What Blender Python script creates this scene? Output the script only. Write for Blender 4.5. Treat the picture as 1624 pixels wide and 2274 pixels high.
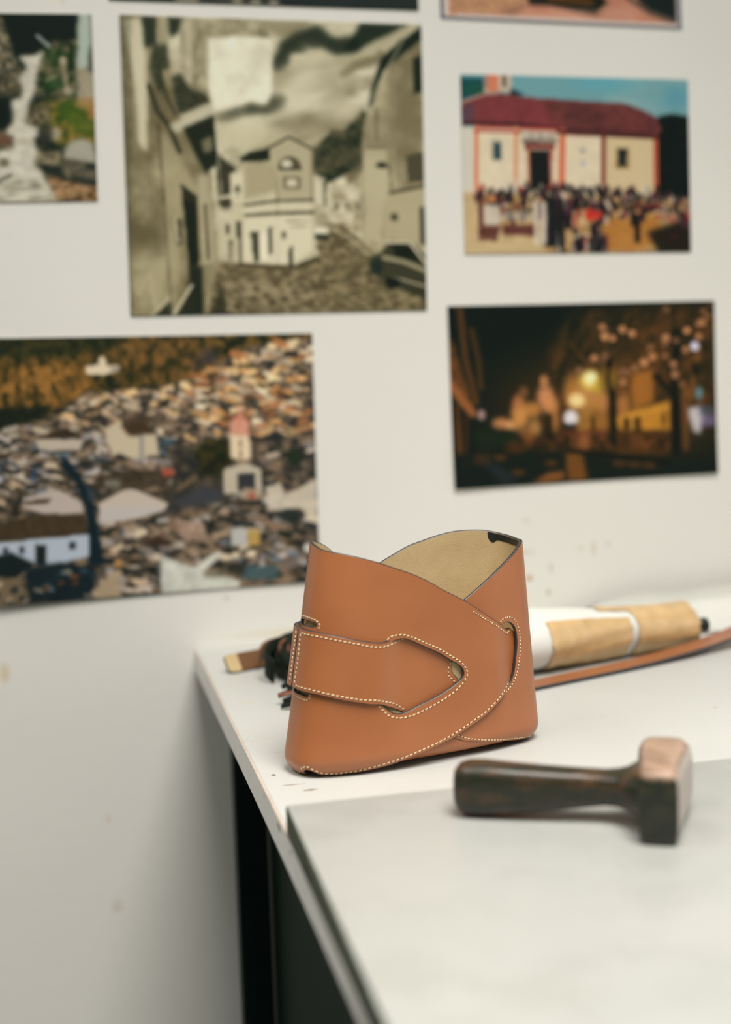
import bpy, bmesh, math, random
import numpy as np
from mathutils import Matrix, Vector
from mathutils.geometry import delaunay_2d_cdt

for o in list(bpy.data.objects):
    bpy.data.objects.remove(o)
scene = bpy.context.scene
COL = scene.collection

# ------------------------------------------------------------------ camera
cam_data = bpy.data.cameras.new('camera')
cam = bpy.data.objects.new('camera', cam_data)
COL.objects.link(cam)
cam_data.sensor_fit = 'VERTICAL'
cam_data.sensor_height = 36.0
cam_data.lens = 2950.0 / 2274.0 * 36.0
RIGHT = (0.97574093, -0.21632799, -0.03364271)
UP = (0.05259577, 0.08246012, 0.99520551)
FWD = (0.21251662, 0.97283222, -0.09183765)
CAM = Vector((-0.12633751, -1.45, 1.17881441))
mw = Matrix.Identity(4)
for r in range(3):
    mw[r][0], mw[r][1], mw[r][2], mw[r][3] = RIGHT[r], UP[r], -FWD[r], CAM[r]
cam.matrix_world = mw
cam_data.clip_start = 0.05
cam_data.dof.use_dof = True
cam_data.dof.focus_distance = (Vector((0.11, -0.475, 0.96)) - CAM).dot(Vector(FWD))
cam_data.dof.aperture_fstop = 2.7
scene.camera = cam

# ------------------------------------------------------------------ world and large lights
world = bpy.data.worlds.new('world')
scene.world = world
world.use_nodes = True
bg = world.node_tree.nodes['Background']
bg.inputs[0].default_value = (0.90, 1.0, 0.82, 1)
bg.inputs[1].default_value = 0.165

def area_light(name, loc, target, sx, sy, power, color):
    d = bpy.data.lights.new(name, 'AREA')
    d.shape = 'RECTANGLE'
    d.size, d.size_y, d.energy, d.color = sx, sy, power, color
    o = bpy.data.objects.new(name, d)
    COL.objects.link(o)
    o.location = loc
    o.rotation_euler = (Vector(target) - Vector(loc)).to_track_quat('-Z', 'Y').to_euler()
    return o
for nm, lx, ly, pw in (('ceiling_lamp_light', 0.25, -1.65, 44), ('ceiling_lamp_light', -1.3, -0.9, 17)):
    key = area_light(nm, (lx, ly, 2.85), (lx - .03, ly + .25, 0.0), 0.9, 1.6, pw, (1.0, 0.962, 0.905))
    key.data.spread = math.radians(112)
area_light('window_light', (3.6, -1.3, 1.9), (0.2, -0.5, 0.9), 1.4, 1.6, 11, (0.95, 0.96, 1.0))

vs = scene.view_settings
vs.view_transform = 'Standard'
vs.look = 'None'
vs.exposure = -0.03
vs.gamma = 1.0
vs.use_curve_mapping = False

# ------------------------------------------------------------------ helpers
def lin(c):
    out = []
    for x in c:
        x = x / 255.0
        out.append(x / 12.92 if x <= 0.04045 else ((x + 0.055) / 1.055) ** 2.4)
    return tuple(out)

def rgba(c):
    return (*lin(c), 1.0)

def tag(o, label=None, cat=None, group=None, kind=None):
    if label: o['label'] = label
    if cat: o['category'] = cat
    if group: o['group'] = group
    if kind: o['kind'] = kind
    return o

def empty(name, loc):
    o = bpy.data.objects.new(name, None)
    o.empty_display_size = 0.02
    COL.objects.link(o)
    o.location = loc
    return o

def obj(name, verts, faces, mats, parent=None, idx=None, smooth=True, origin=None):
    """verts in world space; stored relative to the parent's (or own) origin"""
    if parent is not None:
        org = Vector(parent.location)
        if parent.parent is not None:
            org = org + parent.parent.location
    else:
        org = Vector(origin) if origin is not None else Vector((0, 0, 0))
    me = bpy.data.meshes.new(name)
    v = np.asarray(verts, float) - np.array(org)
    me.from_pydata([tuple(q) for q in v], [], [tuple(int(i) for i in f) for f in faces])
    if not isinstance(mats, (list, tuple)):
        mats = [mats]
    for m in mats:
        me.materials.append(m)
    if idx is not None:
        me.polygons.foreach_set('material_index', np.asarray(idx, dtype=np.int32))
    me.polygons.foreach_set('use_smooth', np.full(len(me.polygons), smooth))
    me.update()
    o = bpy.data.objects.new(name, me)
    COL.objects.link(o)
    if parent is not None:
        o.parent = parent
    else:
        o.location = org
    return o

def box_bm(x0, x1, y0, y1, z0, z1, bevel=0.0, seg=2):
    bm = bmesh.new()
    bmesh.ops.create_cube(bm, size=1.0)
    for v in bm.verts:
        v.co = Vector(((x0 + x1) / 2 + v.co.x * (x1 - x0), (y0 + y1) / 2 + v.co.y * (y1 - y0), (z0 + z1) / 2 + v.co.z * (z1 - z0)))
    if bevel:
        bmesh.ops.bevel(bm, geom=list(bm.edges), offset=bevel, segments=seg, profile=0.5, affect='EDGES')
    return bm

def bm_obj(name, bm, mats, parent=None, smooth=False, origin=None):
    bm.verts.ensure_lookup_table()
    bm.verts.index_update()
    vs_ = [v.co[:] for v in bm.verts]
    fs_ = [[v.index for v in f.verts] for f in bm.faces]
    ix = [f.material_index for f in bm.faces]
    bm.free()
    return obj(name, vs_, fs_, mats, parent, ix, smooth, origin)

class NT:
    def __init__(s, name):
        s.m = bpy.data.materials.new(name)
        s.m.use_nodes = True
        s.t = s.m.node_tree
        s.b = s.t.nodes['Principled BSDF']
    def n(s, kind, **kw):
        nd = s.t.nodes.new(kind)
        for k, v in kw.items():
            setattr(nd, k, v)
        return nd
    def l(s, a, b):
        s.t.links.new(a, b)
    def pos(s):
        if not hasattr(s, '_p'):
            s._p = s.n('ShaderNodeNewGeometry').outputs['Position']
        return s._p
    def noise(s, scale, detail=4.0, rough=0.55, vec=None, stretch=None):
        nd = s.n('ShaderNodeTexNoise')
        nd.inputs['Scale'].default_value = scale
        nd.inputs['Detail'].default_value = detail
        nd.inputs['Roughness'].default_value = rough
        v = vec or s.pos()
        if stretch:
            mp = s.n('ShaderNodeVectorMath', operation='MULTIPLY')
            s.l(v, mp.inputs[0])
            mp.inputs[1].default_value = stretch
            v = mp.outputs[0]
        s.l(v, nd.inputs['Vector'])
        return nd.outputs['Fac']
    def ramp(s, fac, stops):
        nd = s.n('ShaderNodeValToRGB')
        el = nd.color_ramp.elements
        while len(el) < len(stops):
            el.new(0.5)
        for e, (p, c) in zip(el, stops):
            e.position = p
            e.color = c if len(c) == 4 else (*c, 1)
        s.l(fac, nd.inputs[0])
        return nd.outputs[0]
    def mix(s, fac, a, b, mode='MIX'):
        nd = s.n('ShaderNodeMix', data_type='RGBA', blend_type=mode)
        for sock, v in ((nd.inputs[0], fac), (nd.inputs[6], a), (nd.inputs[7], b)):
            if hasattr(v, 'is_linked'):
                s.l(v, sock)
            elif isinstance(v, (int, float)):
                sock.default_value = v
            else:
                sock.default_value = v if len(v) == 4 else (*v, 1)
        return nd.outputs[2]
    def math(s, op, a, b=0.0, c=None, clamp=False):
        nd = s.n('ShaderNodeMath', operation=op, use_clamp=clamp)
        for i, v in enumerate((a, b, c)):
            if v is None: continue
            if hasattr(v, 'is_linked'): s.l(v, nd.inputs[i])
            else: nd.inputs[i].default_value = v
        return nd.outputs[0]
    def spot(s, center, radius, soft=0.6, jag=0.0, jscale=150.0):
        """mask of a stain with its own place and shape"""
        a = s.n('ShaderNodeVectorMath', operation='SUBTRACT')
        s.l(s.pos(), a.inputs[0]); a.inputs[1].default_value = center
        m = s.n('ShaderNodeVectorMath', operation='DIVIDE')
        s.l(a.outputs[0], m.inputs[0]); m.inputs[1].default_value = radius
        ln = s.n('ShaderNodeVectorMath', operation='LENGTH')
        s.l(m.outputs[0], ln.inputs[0])
        d = ln.outputs['Value']
        if jag:
            nz = s.math('MULTIPLY', s.math('SUBTRACT', s.noise(jscale, 3), 0.5), jag)
            d = s.math('ADD', d, nz)
        mr = s.n('ShaderNodeMapRange', interpolation_type='SMOOTHSTEP')
        s.l(d, mr.inputs[0])
        mr.inputs[1].default_value = 1.0
        mr.inputs[2].default_value = 1.0 - soft
        mr.inputs[3].default_value = 0.0
        mr.inputs[4].default_value = 1.0
        return mr.outputs[0]
    def bump(s, h, strength, dist):
        nd = s.n('ShaderNodeBump')
        nd.inputs['Strength'].default_value = strength
        nd.inputs['Distance'].default_value = dist
        s.l(h, nd.inputs['Height'])
        s.l(nd.outputs[0], s.b.inputs['Normal'])
    def out(s, color=None, rough=0.5, spec=0.5):
        if color is not None:
            if hasattr(color, 'is_linked'): s.l(color, s.b.inputs['Base Color'])
            else: s.b.inputs['Base Color'].default_value = color if len(color) == 4 else (*color, 1)
        if hasattr(rough, 'is_linked'): s.l(rough, s.b.inputs['Roughness'])
        else: s.b.inputs['Roughness'].default_value = rough
        s.b.inputs['Specular IOR Level'].default_value = spec
        return s.m

# ------------------------------------------------------------------ materials
def mat_wall():
    t = NT('painted_plaster')
    base = t.ramp(t.noise(2.2, 4), [(0.3, (0.775, 0.755, 0.71)), (0.7, (0.815, 0.795, 0.75))])
    stains = [((0.382, 0, 0.955), (0.006, .1, 0.0055), (0.50, 0.30, 0.10), .85, .6),
              ((0.405, 0, 0.937), (0.0035, .1, 0.0055), (0.42, 0.30, 0.17), .75, .3),
              ((0.409, 0, 0.965), (0.0035, .1, 0.008), (0.50, 0.44, 0.35), .6, .3),
              ((0.375, 0, 0.985), (0.022, .1, 0.0045), (0.62, 0.50, 0.34), .45, .7),
              ((0.462, 0, 0.985), (0.0045, .1, 0.012), (0.60, 0.50, 0.36), .6, .4),
              ((0.480, 0, 0.989), (0.006, .1, 0.005), (0.60, 0.50, 0.36), .5, .5),
              ((0.446, 0, 0.986), (0.007, .1, 0.005), (0.64, 0.55, 0.42), .4, .5),
              ((0.462, 0, 0.918), (0.005, .1, 0.004), (0.45, 0.40, 0.30), .6, .3),
              ((0.380, 0, 1.022), (0.006, .1, 0.006), (0.62, 0.52, 0.40), .45, .5),
              ((0.14, 0, 0.912), (0.16, .1, 0.009), (0.72, 0.60, 0.40), .5, .5),
              ((-0.11, 0, 0.72), (0.004, .1, 0.007), (0.60, 0.46, 0.24), .35, .4),
              ((-0.105, 0, 0.62), (0.009, .1, 0.012), (0.50, 0.44, 0.32), .4, .6),
              ((-0.06, 0, 0.44), (0.006, .1, 0.006), (0.46, 0.32, 0.20), .5, .4),
              ((-0.21, 0, 0.89), (0.008, .1, 0.016), (0.65, 0.46, 0.16), .5, .5),
              ((0.03, 0, 0.955), (0.006, .1, 0.005), (0.5, 0.42, 0.30), .45, .5),
              ((-0.112, 0, 1.605), (0.006, .1, 0.022), (0.58, 0.44, 0.20), .7, .4)]
    c = base
    for ctr, rad, colr, amt, jag in stains:
        m = t.math('MULTIPLY', t.spot(ctr, rad, .8, jag, 90.0), amt)
        c = t.mix(m, c, colr)
    t.bump(t.noise(60, 5), 0.12, 0.002)
    return t.out(c, 0.62, 0.3)

def mat_table():
    t = NT('white_painted_table')
    base = t.ramp(t.noise(5, 4), [(0.3, (0.50, 0.503, 0.478)), (0.7, (0.535, 0.536, 0.51))])
    # worn cracks in the paint: thin stretched threads, only in patches
    th = t.noise(34, 5, 0.6, stretch=(1.0, 3.2, 1.0))
    line = t.math('SUBTRACT', 1.0, t.math('MULTIPLY', t.math('ABSOLUTE', t.math('SUBTRACT', th, 0.5)), 90.0), clamp=True)
    patch = t.n('ShaderNodeMapRange'); t.l(t.noise(9, 2), patch.inputs[0])
    patch.inputs[1].default_value = .58; patch.inputs[2].default_value = .68
    c = t.mix(t.math('MULTIPLY', t.math('MULTIPLY', line, patch.outputs[0]), .5), base, (0.33, 0.27, 0.19))
    marks = [((0.0045, -0.505, .9), (.0022, .0035, .05), (.16, .11, .06), .9, .8),
             ((0.013, -0.533, .9), (.0085, .0012, .05), (.20, .13, .07), .9, 1.2),
             ((0.024, -0.549, .9), (.006, .0022, .05), (.18, .12, .06), .9, 1.8),
             ((0.022, -0.533, .9), (.002, .001, .05), (.25, .18, .1), .7, .8),
             ((0.018, -0.445, .9), (.006, .0012, .05), (.42, .38, .3), .7, .8),
             ((0.041, -0.435, .9), (.006, .0012, .05), (.42, .38, .3), .7, .8),
             ((0.020, -0.40, .9), (.018, .0018, .05), (.52, .48, .40), .6, 1.0),
             ((0.019, -0.27, .9), (.012, .004, .05), (.55, .51, .43), .6, 1.0),
             ((0.02, -0.60, .9), (.0015, .0013, .05), (.2, .2, .15), .8, .5),
             ((0.395, -0.43, .9), (.002, .0025, .05), (.35, .26, .18), .8, .5),
             ((0.378, -0.425, .9), (.010, .0012, .05), (.55, .48, .40), .6, 1.3),
             ((0.41, -0.39, .9), (.007, .003, .05), (.6, .54, .46), .5, .8),
             ((0.40, -0.455, .9), (.004, .0012, .05), (.5, .38, .28), .7, 1.0),
             ((0.41, -0.505, .9), (.008, .003, .05), (.5, .42, .32), .7, 1.8),
             ((0.425, -0.50, .9), (.009, .005, .05), (.5, .42, .34), .6, 1.8)]
    for ctr, rad, colr, amt, jag in marks:
        c = t.mix(t.math('MULTIPLY', t.spot(ctr, rad, .5, jag, 420.0), amt), c, colr)
    t.bump(t.noise(90, 4), 0.06, 0.002)
    return t.out(c, 0.42, 0.4)

def mat_edge_band():
    t = NT('grey_laminate_edge')
    c = t.ramp(t.noise(40, 4), [(0.3, (0.76, 0.735, 0.725)), (0.7, (0.82, 0.79, 0.78))])
    for ctr, rad, amt in [((-.007, -.603, .8935), (.05, .0085, .0028), .9), ((-.007, -.652, .893), (.05, .004, .0022), .8), ((-.007, -.535, .894), (.05, .003, .0016), .6),
                          ((-.007, -.70, .886), (.05, .003, .0015), .5), ((-.007, -.575, .888), (.05, .0018, .0014), .5)]:
        c = t.mix(t.math('MULTIPLY', t.spot(ctr, rad, .4, .9, 400.0), amt), c, (0.10, 0.075, 0.05))
    return t.out(c, 0.45, 0.4)

def mat_simple(name, c, rough=0.5, spec=0.4, var=0.1, scale=60, bump=0.0):
    t = NT(name)
    a = tuple(x * (1 - var) for x in c)
    b = tuple(min(1, x * (1 + var)) for x in c)
    nz = t.noise(scale, 4)
    if bump: t.bump(nz, bump, 0.002)
    return t.out(t.ramp(nz, [(0.3, a), (0.7, b)]), rough, spec)

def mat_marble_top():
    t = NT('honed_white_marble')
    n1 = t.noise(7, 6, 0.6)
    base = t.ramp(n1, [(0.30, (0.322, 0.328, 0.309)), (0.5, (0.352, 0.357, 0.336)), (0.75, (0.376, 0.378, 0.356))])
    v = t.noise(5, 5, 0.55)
    vein = t.math('SUBTRACT', 1.0, t.math('MULTIPLY', t.math('ABSOLUTE', t.math('SUBTRACT', v, 0.52)), 26.0), clamp=True)
    gate = t.n('ShaderNodeMapRange'); t.l(t.noise(11, 2), gate.inputs[0])
    gate.inputs[1].default_value = .45; gate.inputs[2].default_value = .7
    c = t.mix(t.math('MULTIPLY', t.math('MULTIPLY', vein, gate.outputs[0]), .42), base, (0.27, 0.275, 0.26))
    mo = t.n('ShaderNodeMapRange'); t.l(t.noise(19, 4, 0.6), mo.inputs[0])
    mo.inputs[1].default_value = .50; mo.inputs[2].default_value = .72
    c = t.mix(t.math('MULTIPLY', mo.outputs[0], .5), c, (0.285, 0.287, 0.264))
    for ctr, rad, amt in [((.068, -.742, .92), (.008, .008, .05), .3), ((.06, -.726, .92), (.006, .003, .05), .25), ((.10, -.80, .92), (.008, .006, .05), .14)]:
        c = t.mix(t.math('MULTIPLY', t.spot(ctr, rad, .9, .8, 160.0), amt), c, (0.40, 0.39, 0.35))
    return t.out(c, 0.35, 0.45)

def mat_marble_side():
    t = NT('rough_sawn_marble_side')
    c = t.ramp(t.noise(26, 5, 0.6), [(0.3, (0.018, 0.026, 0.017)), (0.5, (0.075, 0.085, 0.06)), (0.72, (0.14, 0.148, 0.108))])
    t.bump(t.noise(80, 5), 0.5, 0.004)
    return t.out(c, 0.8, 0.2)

def mat_leather(name, c1, c2, rough=0.37):
    t = NT(name)
    big = t.noise(14, 3, 0.5)
    fine = t.noise(900, 2, 0.5)
    base = t.ramp(big, [(0.3, c1), (0.7, c2)])
    c = t.mix(t.math('MULTIPLY', fine, 0.16), base, tuple(x * .72 for x in c1), 'MIX')
    t.bump(t.noise(1500, 3, 0.6), 0.10, 0.0006)
    m = t.out(c, rough, 0.6)
    return m

def mat_suede():
    t = NT('tan_suede')
    f = t.noise(1100, 3, 0.6)
    b = t.noise(45, 4, 0.55)
    base = t.ramp(b, [(0.3, (0.54, 0.405, 0.215)), (0.7, (0.66, 0.505, 0.285))])
    c = t.mix(t.math('MULTIPLY', f, 0.5), base, (0.45, 0.32, 0.16))
    t.bump(f, 0.35, 0.0008)
    m = t.out(c, 0.95, 0.1)
    t.b.inputs['Sheen Weight'].default_value = 0.35
    t.b.inputs['Sheen Roughness'].default_value = 0.5
    t.b.inputs['Sheen Tint'].default_value = (0.9, 0.75, 0.5, 1)
    return m

def mat_wood():
    t = NT('dark_rosewood')
    g = t.noise(30, 6, 0.65, stretch=(0.7, 2.2, 3.0))
    c = t.ramp(g, [(0.28, (0.008, 0.010, 0.006)), (0.45, (0.016, 0.017, 0.009)), (0.56, (0.050, 0.028, 0.013)), (0.72, (0.13, 0.062, 0.028))])
    t.bump(g, 0.15, 0.002)
    return t.out(c, 0.30, 0.5)

def mat_wood_worn():
    t = NT('worn_mallet_head_wood')
    g = t.noise(34, 6, 0.65, stretch=(2.6, 0.8, 3.0))
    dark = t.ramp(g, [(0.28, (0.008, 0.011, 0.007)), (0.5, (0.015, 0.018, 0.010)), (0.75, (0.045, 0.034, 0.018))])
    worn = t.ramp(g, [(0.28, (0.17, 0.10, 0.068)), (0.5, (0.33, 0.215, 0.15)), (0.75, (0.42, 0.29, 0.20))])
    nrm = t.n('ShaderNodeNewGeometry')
    # the rubbed-bare top cheek of the head
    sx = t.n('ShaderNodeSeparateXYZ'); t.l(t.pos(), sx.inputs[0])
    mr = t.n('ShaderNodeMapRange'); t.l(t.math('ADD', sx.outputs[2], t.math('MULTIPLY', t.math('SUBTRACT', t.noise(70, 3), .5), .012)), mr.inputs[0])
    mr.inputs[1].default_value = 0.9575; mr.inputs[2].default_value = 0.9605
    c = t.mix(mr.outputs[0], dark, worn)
    t.bump(g, 0.15, 0.002)
    return t.out(c, 0.36, 0.45)

def mat_attr(name, rough=0.45):
    t = NT(name)
    a = t.n('ShaderNodeAttribute')
    a.attribute_name = 'picture'
    return t.out(a.outputs['Color'], rough, 0.15)

M_WALL = mat_wall()
M_TABLE = mat_table()
M_EDGE = mat_edge_band()
M_TRIM = mat_simple('brown_edge_line', (0.48, 0.40, 0.34), 0.6)
M_STEEL = mat_simple('black_green_steel', (0.002, 0.009, 0.0075), 0.6, 0.2)
M_CAB = mat_simple('dark_green_enamel', (0.0035, 0.013, 0.0075), 0.75, 0.12)
M_FLOOR = mat_simple('grey_concrete', (0.05, 0.055, 0.046), 0.85, 0.2, 0.15, 6)
M_MTOP = mat_marble_top()
M_MSIDE = mat_marble_side()
M_LEATHER = mat_leather('cognac_leather', (0.365, 0.121, 0.040), (0.43, 0.150, 0.053))
M_STRAPL = mat_leather('chestnut_leather', (0.30, 0.105, 0.04), (0.36, 0.135, 0.055))
M_BROWNL = mat_leather('brown_leather', (0.15, 0.068, 0.028), (0.19, 0.088, 0.037))
M_DARKL = mat_simple('black_green_leather', (0.010, 0.014, 0.010), 0.75, 0.15, 0.4, 80)
M_RUSSET = mat_leather('russet_leather', (0.14, 0.045, 0.02), (0.20, 0.065, 0.028))
M_SUEDE = mat_suede()
M_INK = mat_simple('black_edge_ink', (0.014, 0.017, 0.015), 0.42, 0.5)
M_EDGEINK = mat_simple('dark_painted_leather_edge', (0.030, 0.027, 0.028), 0.38, 0.5)
M_THREAD = mat_simple('cream_linen_thread', (0.76, 0.60, 0.36), 0.6, 0.3)
M_HOLE = mat_simple('awl_hole_dark', (0.05, 0.018, 0.008), 0.8, 0.1)
M_WOOD = mat_wood()
M_HEAD = mat_wood_worn()
M_DOME_GLARE = mat_simple('dome_glare_pale_wood', (0.40, 0.33, 0.29), 0.30, 0.6, 0.12, 60)  # pale colour paints window glare onto the mallet head's right end
M_PAPER = mat_simple('white_wrapping_paper', (0.72, 0.712, 0.665), 0.55, 0.35, 0.03, 20, 0.25)
M_KRAFT = mat_simple('brown_packing_tape', (0.62, 0.415, 0.20), 0.30, 0.5, 0.14, 45, 0.45)
M_BORDER = mat_simple('white_photo_border', (0.78, 0.74, 0.70), 0.4)
M_LILAC = mat_simple('lilac_grey_frame_line', (0.20, 0.19, 0.24), 0.5)
M_BACK = mat_simple('photo_paper_back', (0.75, 0.74, 0.70), 0.6)
M_PRINT = mat_attr('printed_photo')

# ------------------------------------------------------------------ the setting
wall = tag(bm_obj('wall_back', box_bm(-2.6, 3.4, 0.0, 0.15, 0.0, 3.0), M_WALL), kind='structure')
floor = tag(bm_obj('floor', box_bm(-2.6, 3.4, -4.2, 0.0, -0.1, 0.0), M_FLOOR), kind='structure')

# ------------------------------------------------------------------ work table
TZ = 0.90
EX = -0.007
tb = tag(empty('work_table', (0.9, -0.65, 0.0)), 'long white painted work table against the wall, dark legs', 'table')
bm_obj('table_top', box_bm(EX + .002, 1.85, -1.30, -0.001, TZ - .024, TZ, 0.0006, 1), M_TABLE, tb)
eb = bm_obj('edge_band', box_bm(EX, EX + .0021, -1.30, -0.001, TZ - .024, TZ - .0009), M_EDGE, tb)
eb['label'] = 'pale grey edge strip with dark chips'
bm_obj('edge_line', box_bm(EX - .0001, EX + .0022, -1.30, -0.001, TZ - .0009, TZ - .0005), M_TRIM, tb)
def leg(x, y):
    bm_obj('leg', box_bm(x, x + .029, y - .029, y, 0.0, TZ - .024, 0.002, 2), M_STEEL, tb)
leg(0.005, -0.20); leg(0.005, -1.21); leg(1.79, -0.20); leg(1.79, -1.21)
bm_obj('apron_rail', box_bm(0.036, 1.79, -0.225, -0.205, TZ - .10, TZ - .024), M_STEEL, tb)

cab = tag(empty('under_table_cabinet', (0.5, -0.1, 0)), 'dark green cabinet under the white table, behind the table leg', 'cabinet')
bm_obj('cabinet_body', box_bm(0.040, 0.95, -0.62, -0.012, 0.04, TZ - .10, 0.004), M_CAB, cab)
bm_obj('plinth', box_bm(0.055, 0.935, -0.60, -0.03, 0.0, 0.04), M_STEEL, cab)
for i in range(2):
    dr = bm_obj('cabinet_door', box_bm(0.048 + i * .449, 0.488 + i * .449, -0.634, -0.6205, 0.05, TZ - .112, 0.003), M_CAB, cab)
    hx = 0.44 + i * .10
    bm_obj('handle', box_bm(hx, hx + .012, -0.650, -0.6342, 0.46, 0.60, 0.003), M_STEEL, dr)

# ------------------------------------------------------------------ marble slab
def slab():
    A = Vector((-0.0075, -0.640)); ang = math.radians(1.0)
    ux = Vector((math.cos(ang), math.sin(ang))); uy = Vector((-0.022, -1.0))
    bm = box_bm(0, 0.62, 0, 0.50, TZ + .0002, TZ + .020, 0.0018, 3)
    for v in bm.verts:
        q = A + ux * v.co.x + uy * v.co.y
        v.co.x, v.co.y = q.x, q.y
    bmesh.ops.reverse_faces(bm, faces=bm.faces)
    bm.normal_update()
    for f in bm.faces:
        f.material_index = 0 if f.normal.z > 0.85 else 1
    return bm
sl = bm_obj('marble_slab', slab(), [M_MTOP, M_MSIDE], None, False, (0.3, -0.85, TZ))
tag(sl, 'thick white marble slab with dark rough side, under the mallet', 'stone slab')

# ------------------------------------------------------------------ leather bag
BP = [0.11811428, -0.48061253, 0.25251504, 0.10663838, 0.08753833, 0.03870669, 0.03687214, 0.00697725, 2.82829859, 2.29062289, -0.00330505, 0.00076203]
RR = 0.014
def bag_surf(ph, z):
    z = np.maximum(z, 0.0002)
    t = np.clip(z / .17, 0, 1.3)
    fl = BP[11] * np.exp(-z / .02)
    r = np.where(z < RR, RR - np.sqrt(np.clip(RR ** 2 - (RR - z) ** 2, 0, None)), 0)
    a = BP[3] + (BP[4] - BP[3]) * t + fl - r
    b = BP[5] + (BP[6] - BP[5]) * t + fl - r
    n = BP[8] + (BP[9] - BP[8]) * t
    c, s = np.cos(ph), np.sin(ph)
    rho = (np.abs(c) ** n + np.abs(s) ** n) ** (-1 / n)
    u = a * rho * c + BP[7] * t
    v = b * rho * s + BP[10] * t
    cp, sp = math.cos(BP[2]), math.sin(BP[2])
    return np.stack([BP[0] + u * cp - v * sp, BP[1] + u * sp + v * cp, TZ + .0003 + z + 0 * u], -1)
_PH = np.linspace(-2.5 * np.pi, 2.5 * np.pi, 10001)
_P = bag_surf(_PH, np.full_like(_PH, .08))
_S = np.concatenate([[0], np.cumsum(np.linalg.norm(np.diff(_P, axis=0), axis=1))])
_S -= np.interp(-np.pi / 2, _PH, _S)
PER = 462.12
def bag_pos(s, z, o):
    """s (mm round the bag), z (mm up), o (mm outward) -> metres"""
    s = np.asarray(s, float) / 1e3; z = np.asarray(z, float) / 1e3; o = np.asarray(o, float) / 1e3
    f = lambda s_, z_: bag_surf(np.interp(s_, _S, _PH), z_)
    P = f(s, z)
    ds = f(s + .0006, z) - f(s - .0006, z)
    zz = np.maximum(z, .0008)
    dz = f(s, zz + .0005) - f(s, zz - .0005)
    n = np.cross(ds, dz)
    n /= np.linalg.norm(n, axis=-1, keepdims=True)
    out = P + n * o[..., None]
    out[..., 2] = np.maximum(out[..., 2], TZ + .0003)
    return out

def catmull(pts, step, closed=False):
    P = np.asarray(pts, float)
    n = len(P)
    out = []
    rng = n if closed else n - 1
    for i in range(rng):
        p1, p2 = P[i], P[(i + 1) % n]
        p0 = P[i - 1] if (closed or i > 0) else 2 * p1 - p2
        p3 = P[(i + 2) % n] if (closed or i + 2 < n) else 2 * p2 - p1
        k = max(1, int(round(np.linalg.norm(p2 - p1) / step)))
        # centripetal-like tension against overshoot
        l = np.linalg.norm(p2 - p1)
        m1 = (p2 - p0) / max(np.linalg.norm(p2 - p0), 1e-9) * l
        m2 = (p3 - p1) / max(np.linalg.norm(p3 - p1), 1e-9) * l
        for j in range(k):
            t = j / k
            out.append((2*t**3-3*t**2+1)*p1 + (t**3-2*t**2+t)*m1*.85 + (-2*t**3+3*t**2)*p2 + (t**3-t**2)*m2*.85)
    if not closed:
        out.append(P[-1])
    return np.array(out)

def resample(P, step, closed=False):
    P = np.asarray(P, float)
    if closed: P = np.vstack([P, P[:1]])
    d = np.concatenate([[0], np.cumsum(np.linalg.norm(np.diff(P, axis=0), axis=1))])
    k = max(2, int(round(d[-1] / step)))
    q = np.linspace(0, d[-1], k + 1)
    R = np.stack([np.interp(q, d, P[:, i]) for i in range(P.shape[1])], 1)
    return R[:-1] if closed else R

def inside(poly, pts):
    x, y = pts[:, 0], pts[:, 1]
    r = np.zeros(len(pts), bool)
    n = len(poly)
    for i in range(n):
        x1, y1 = poly[i]; x2, y2 = poly[(i + 1) % n]
        if y1 == y2: continue
        c = (y1 > y) != (y2 > y)
        r ^= c & (x < (x2 - x1) * (y - y1) / (y2 - y1) + x1)
    return r

def area2(P):
    x, y = P[:, 0], P[:, 1]
    return np.sum(x * np.roll(y, -1) - np.roll(x, -1) * y)

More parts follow.
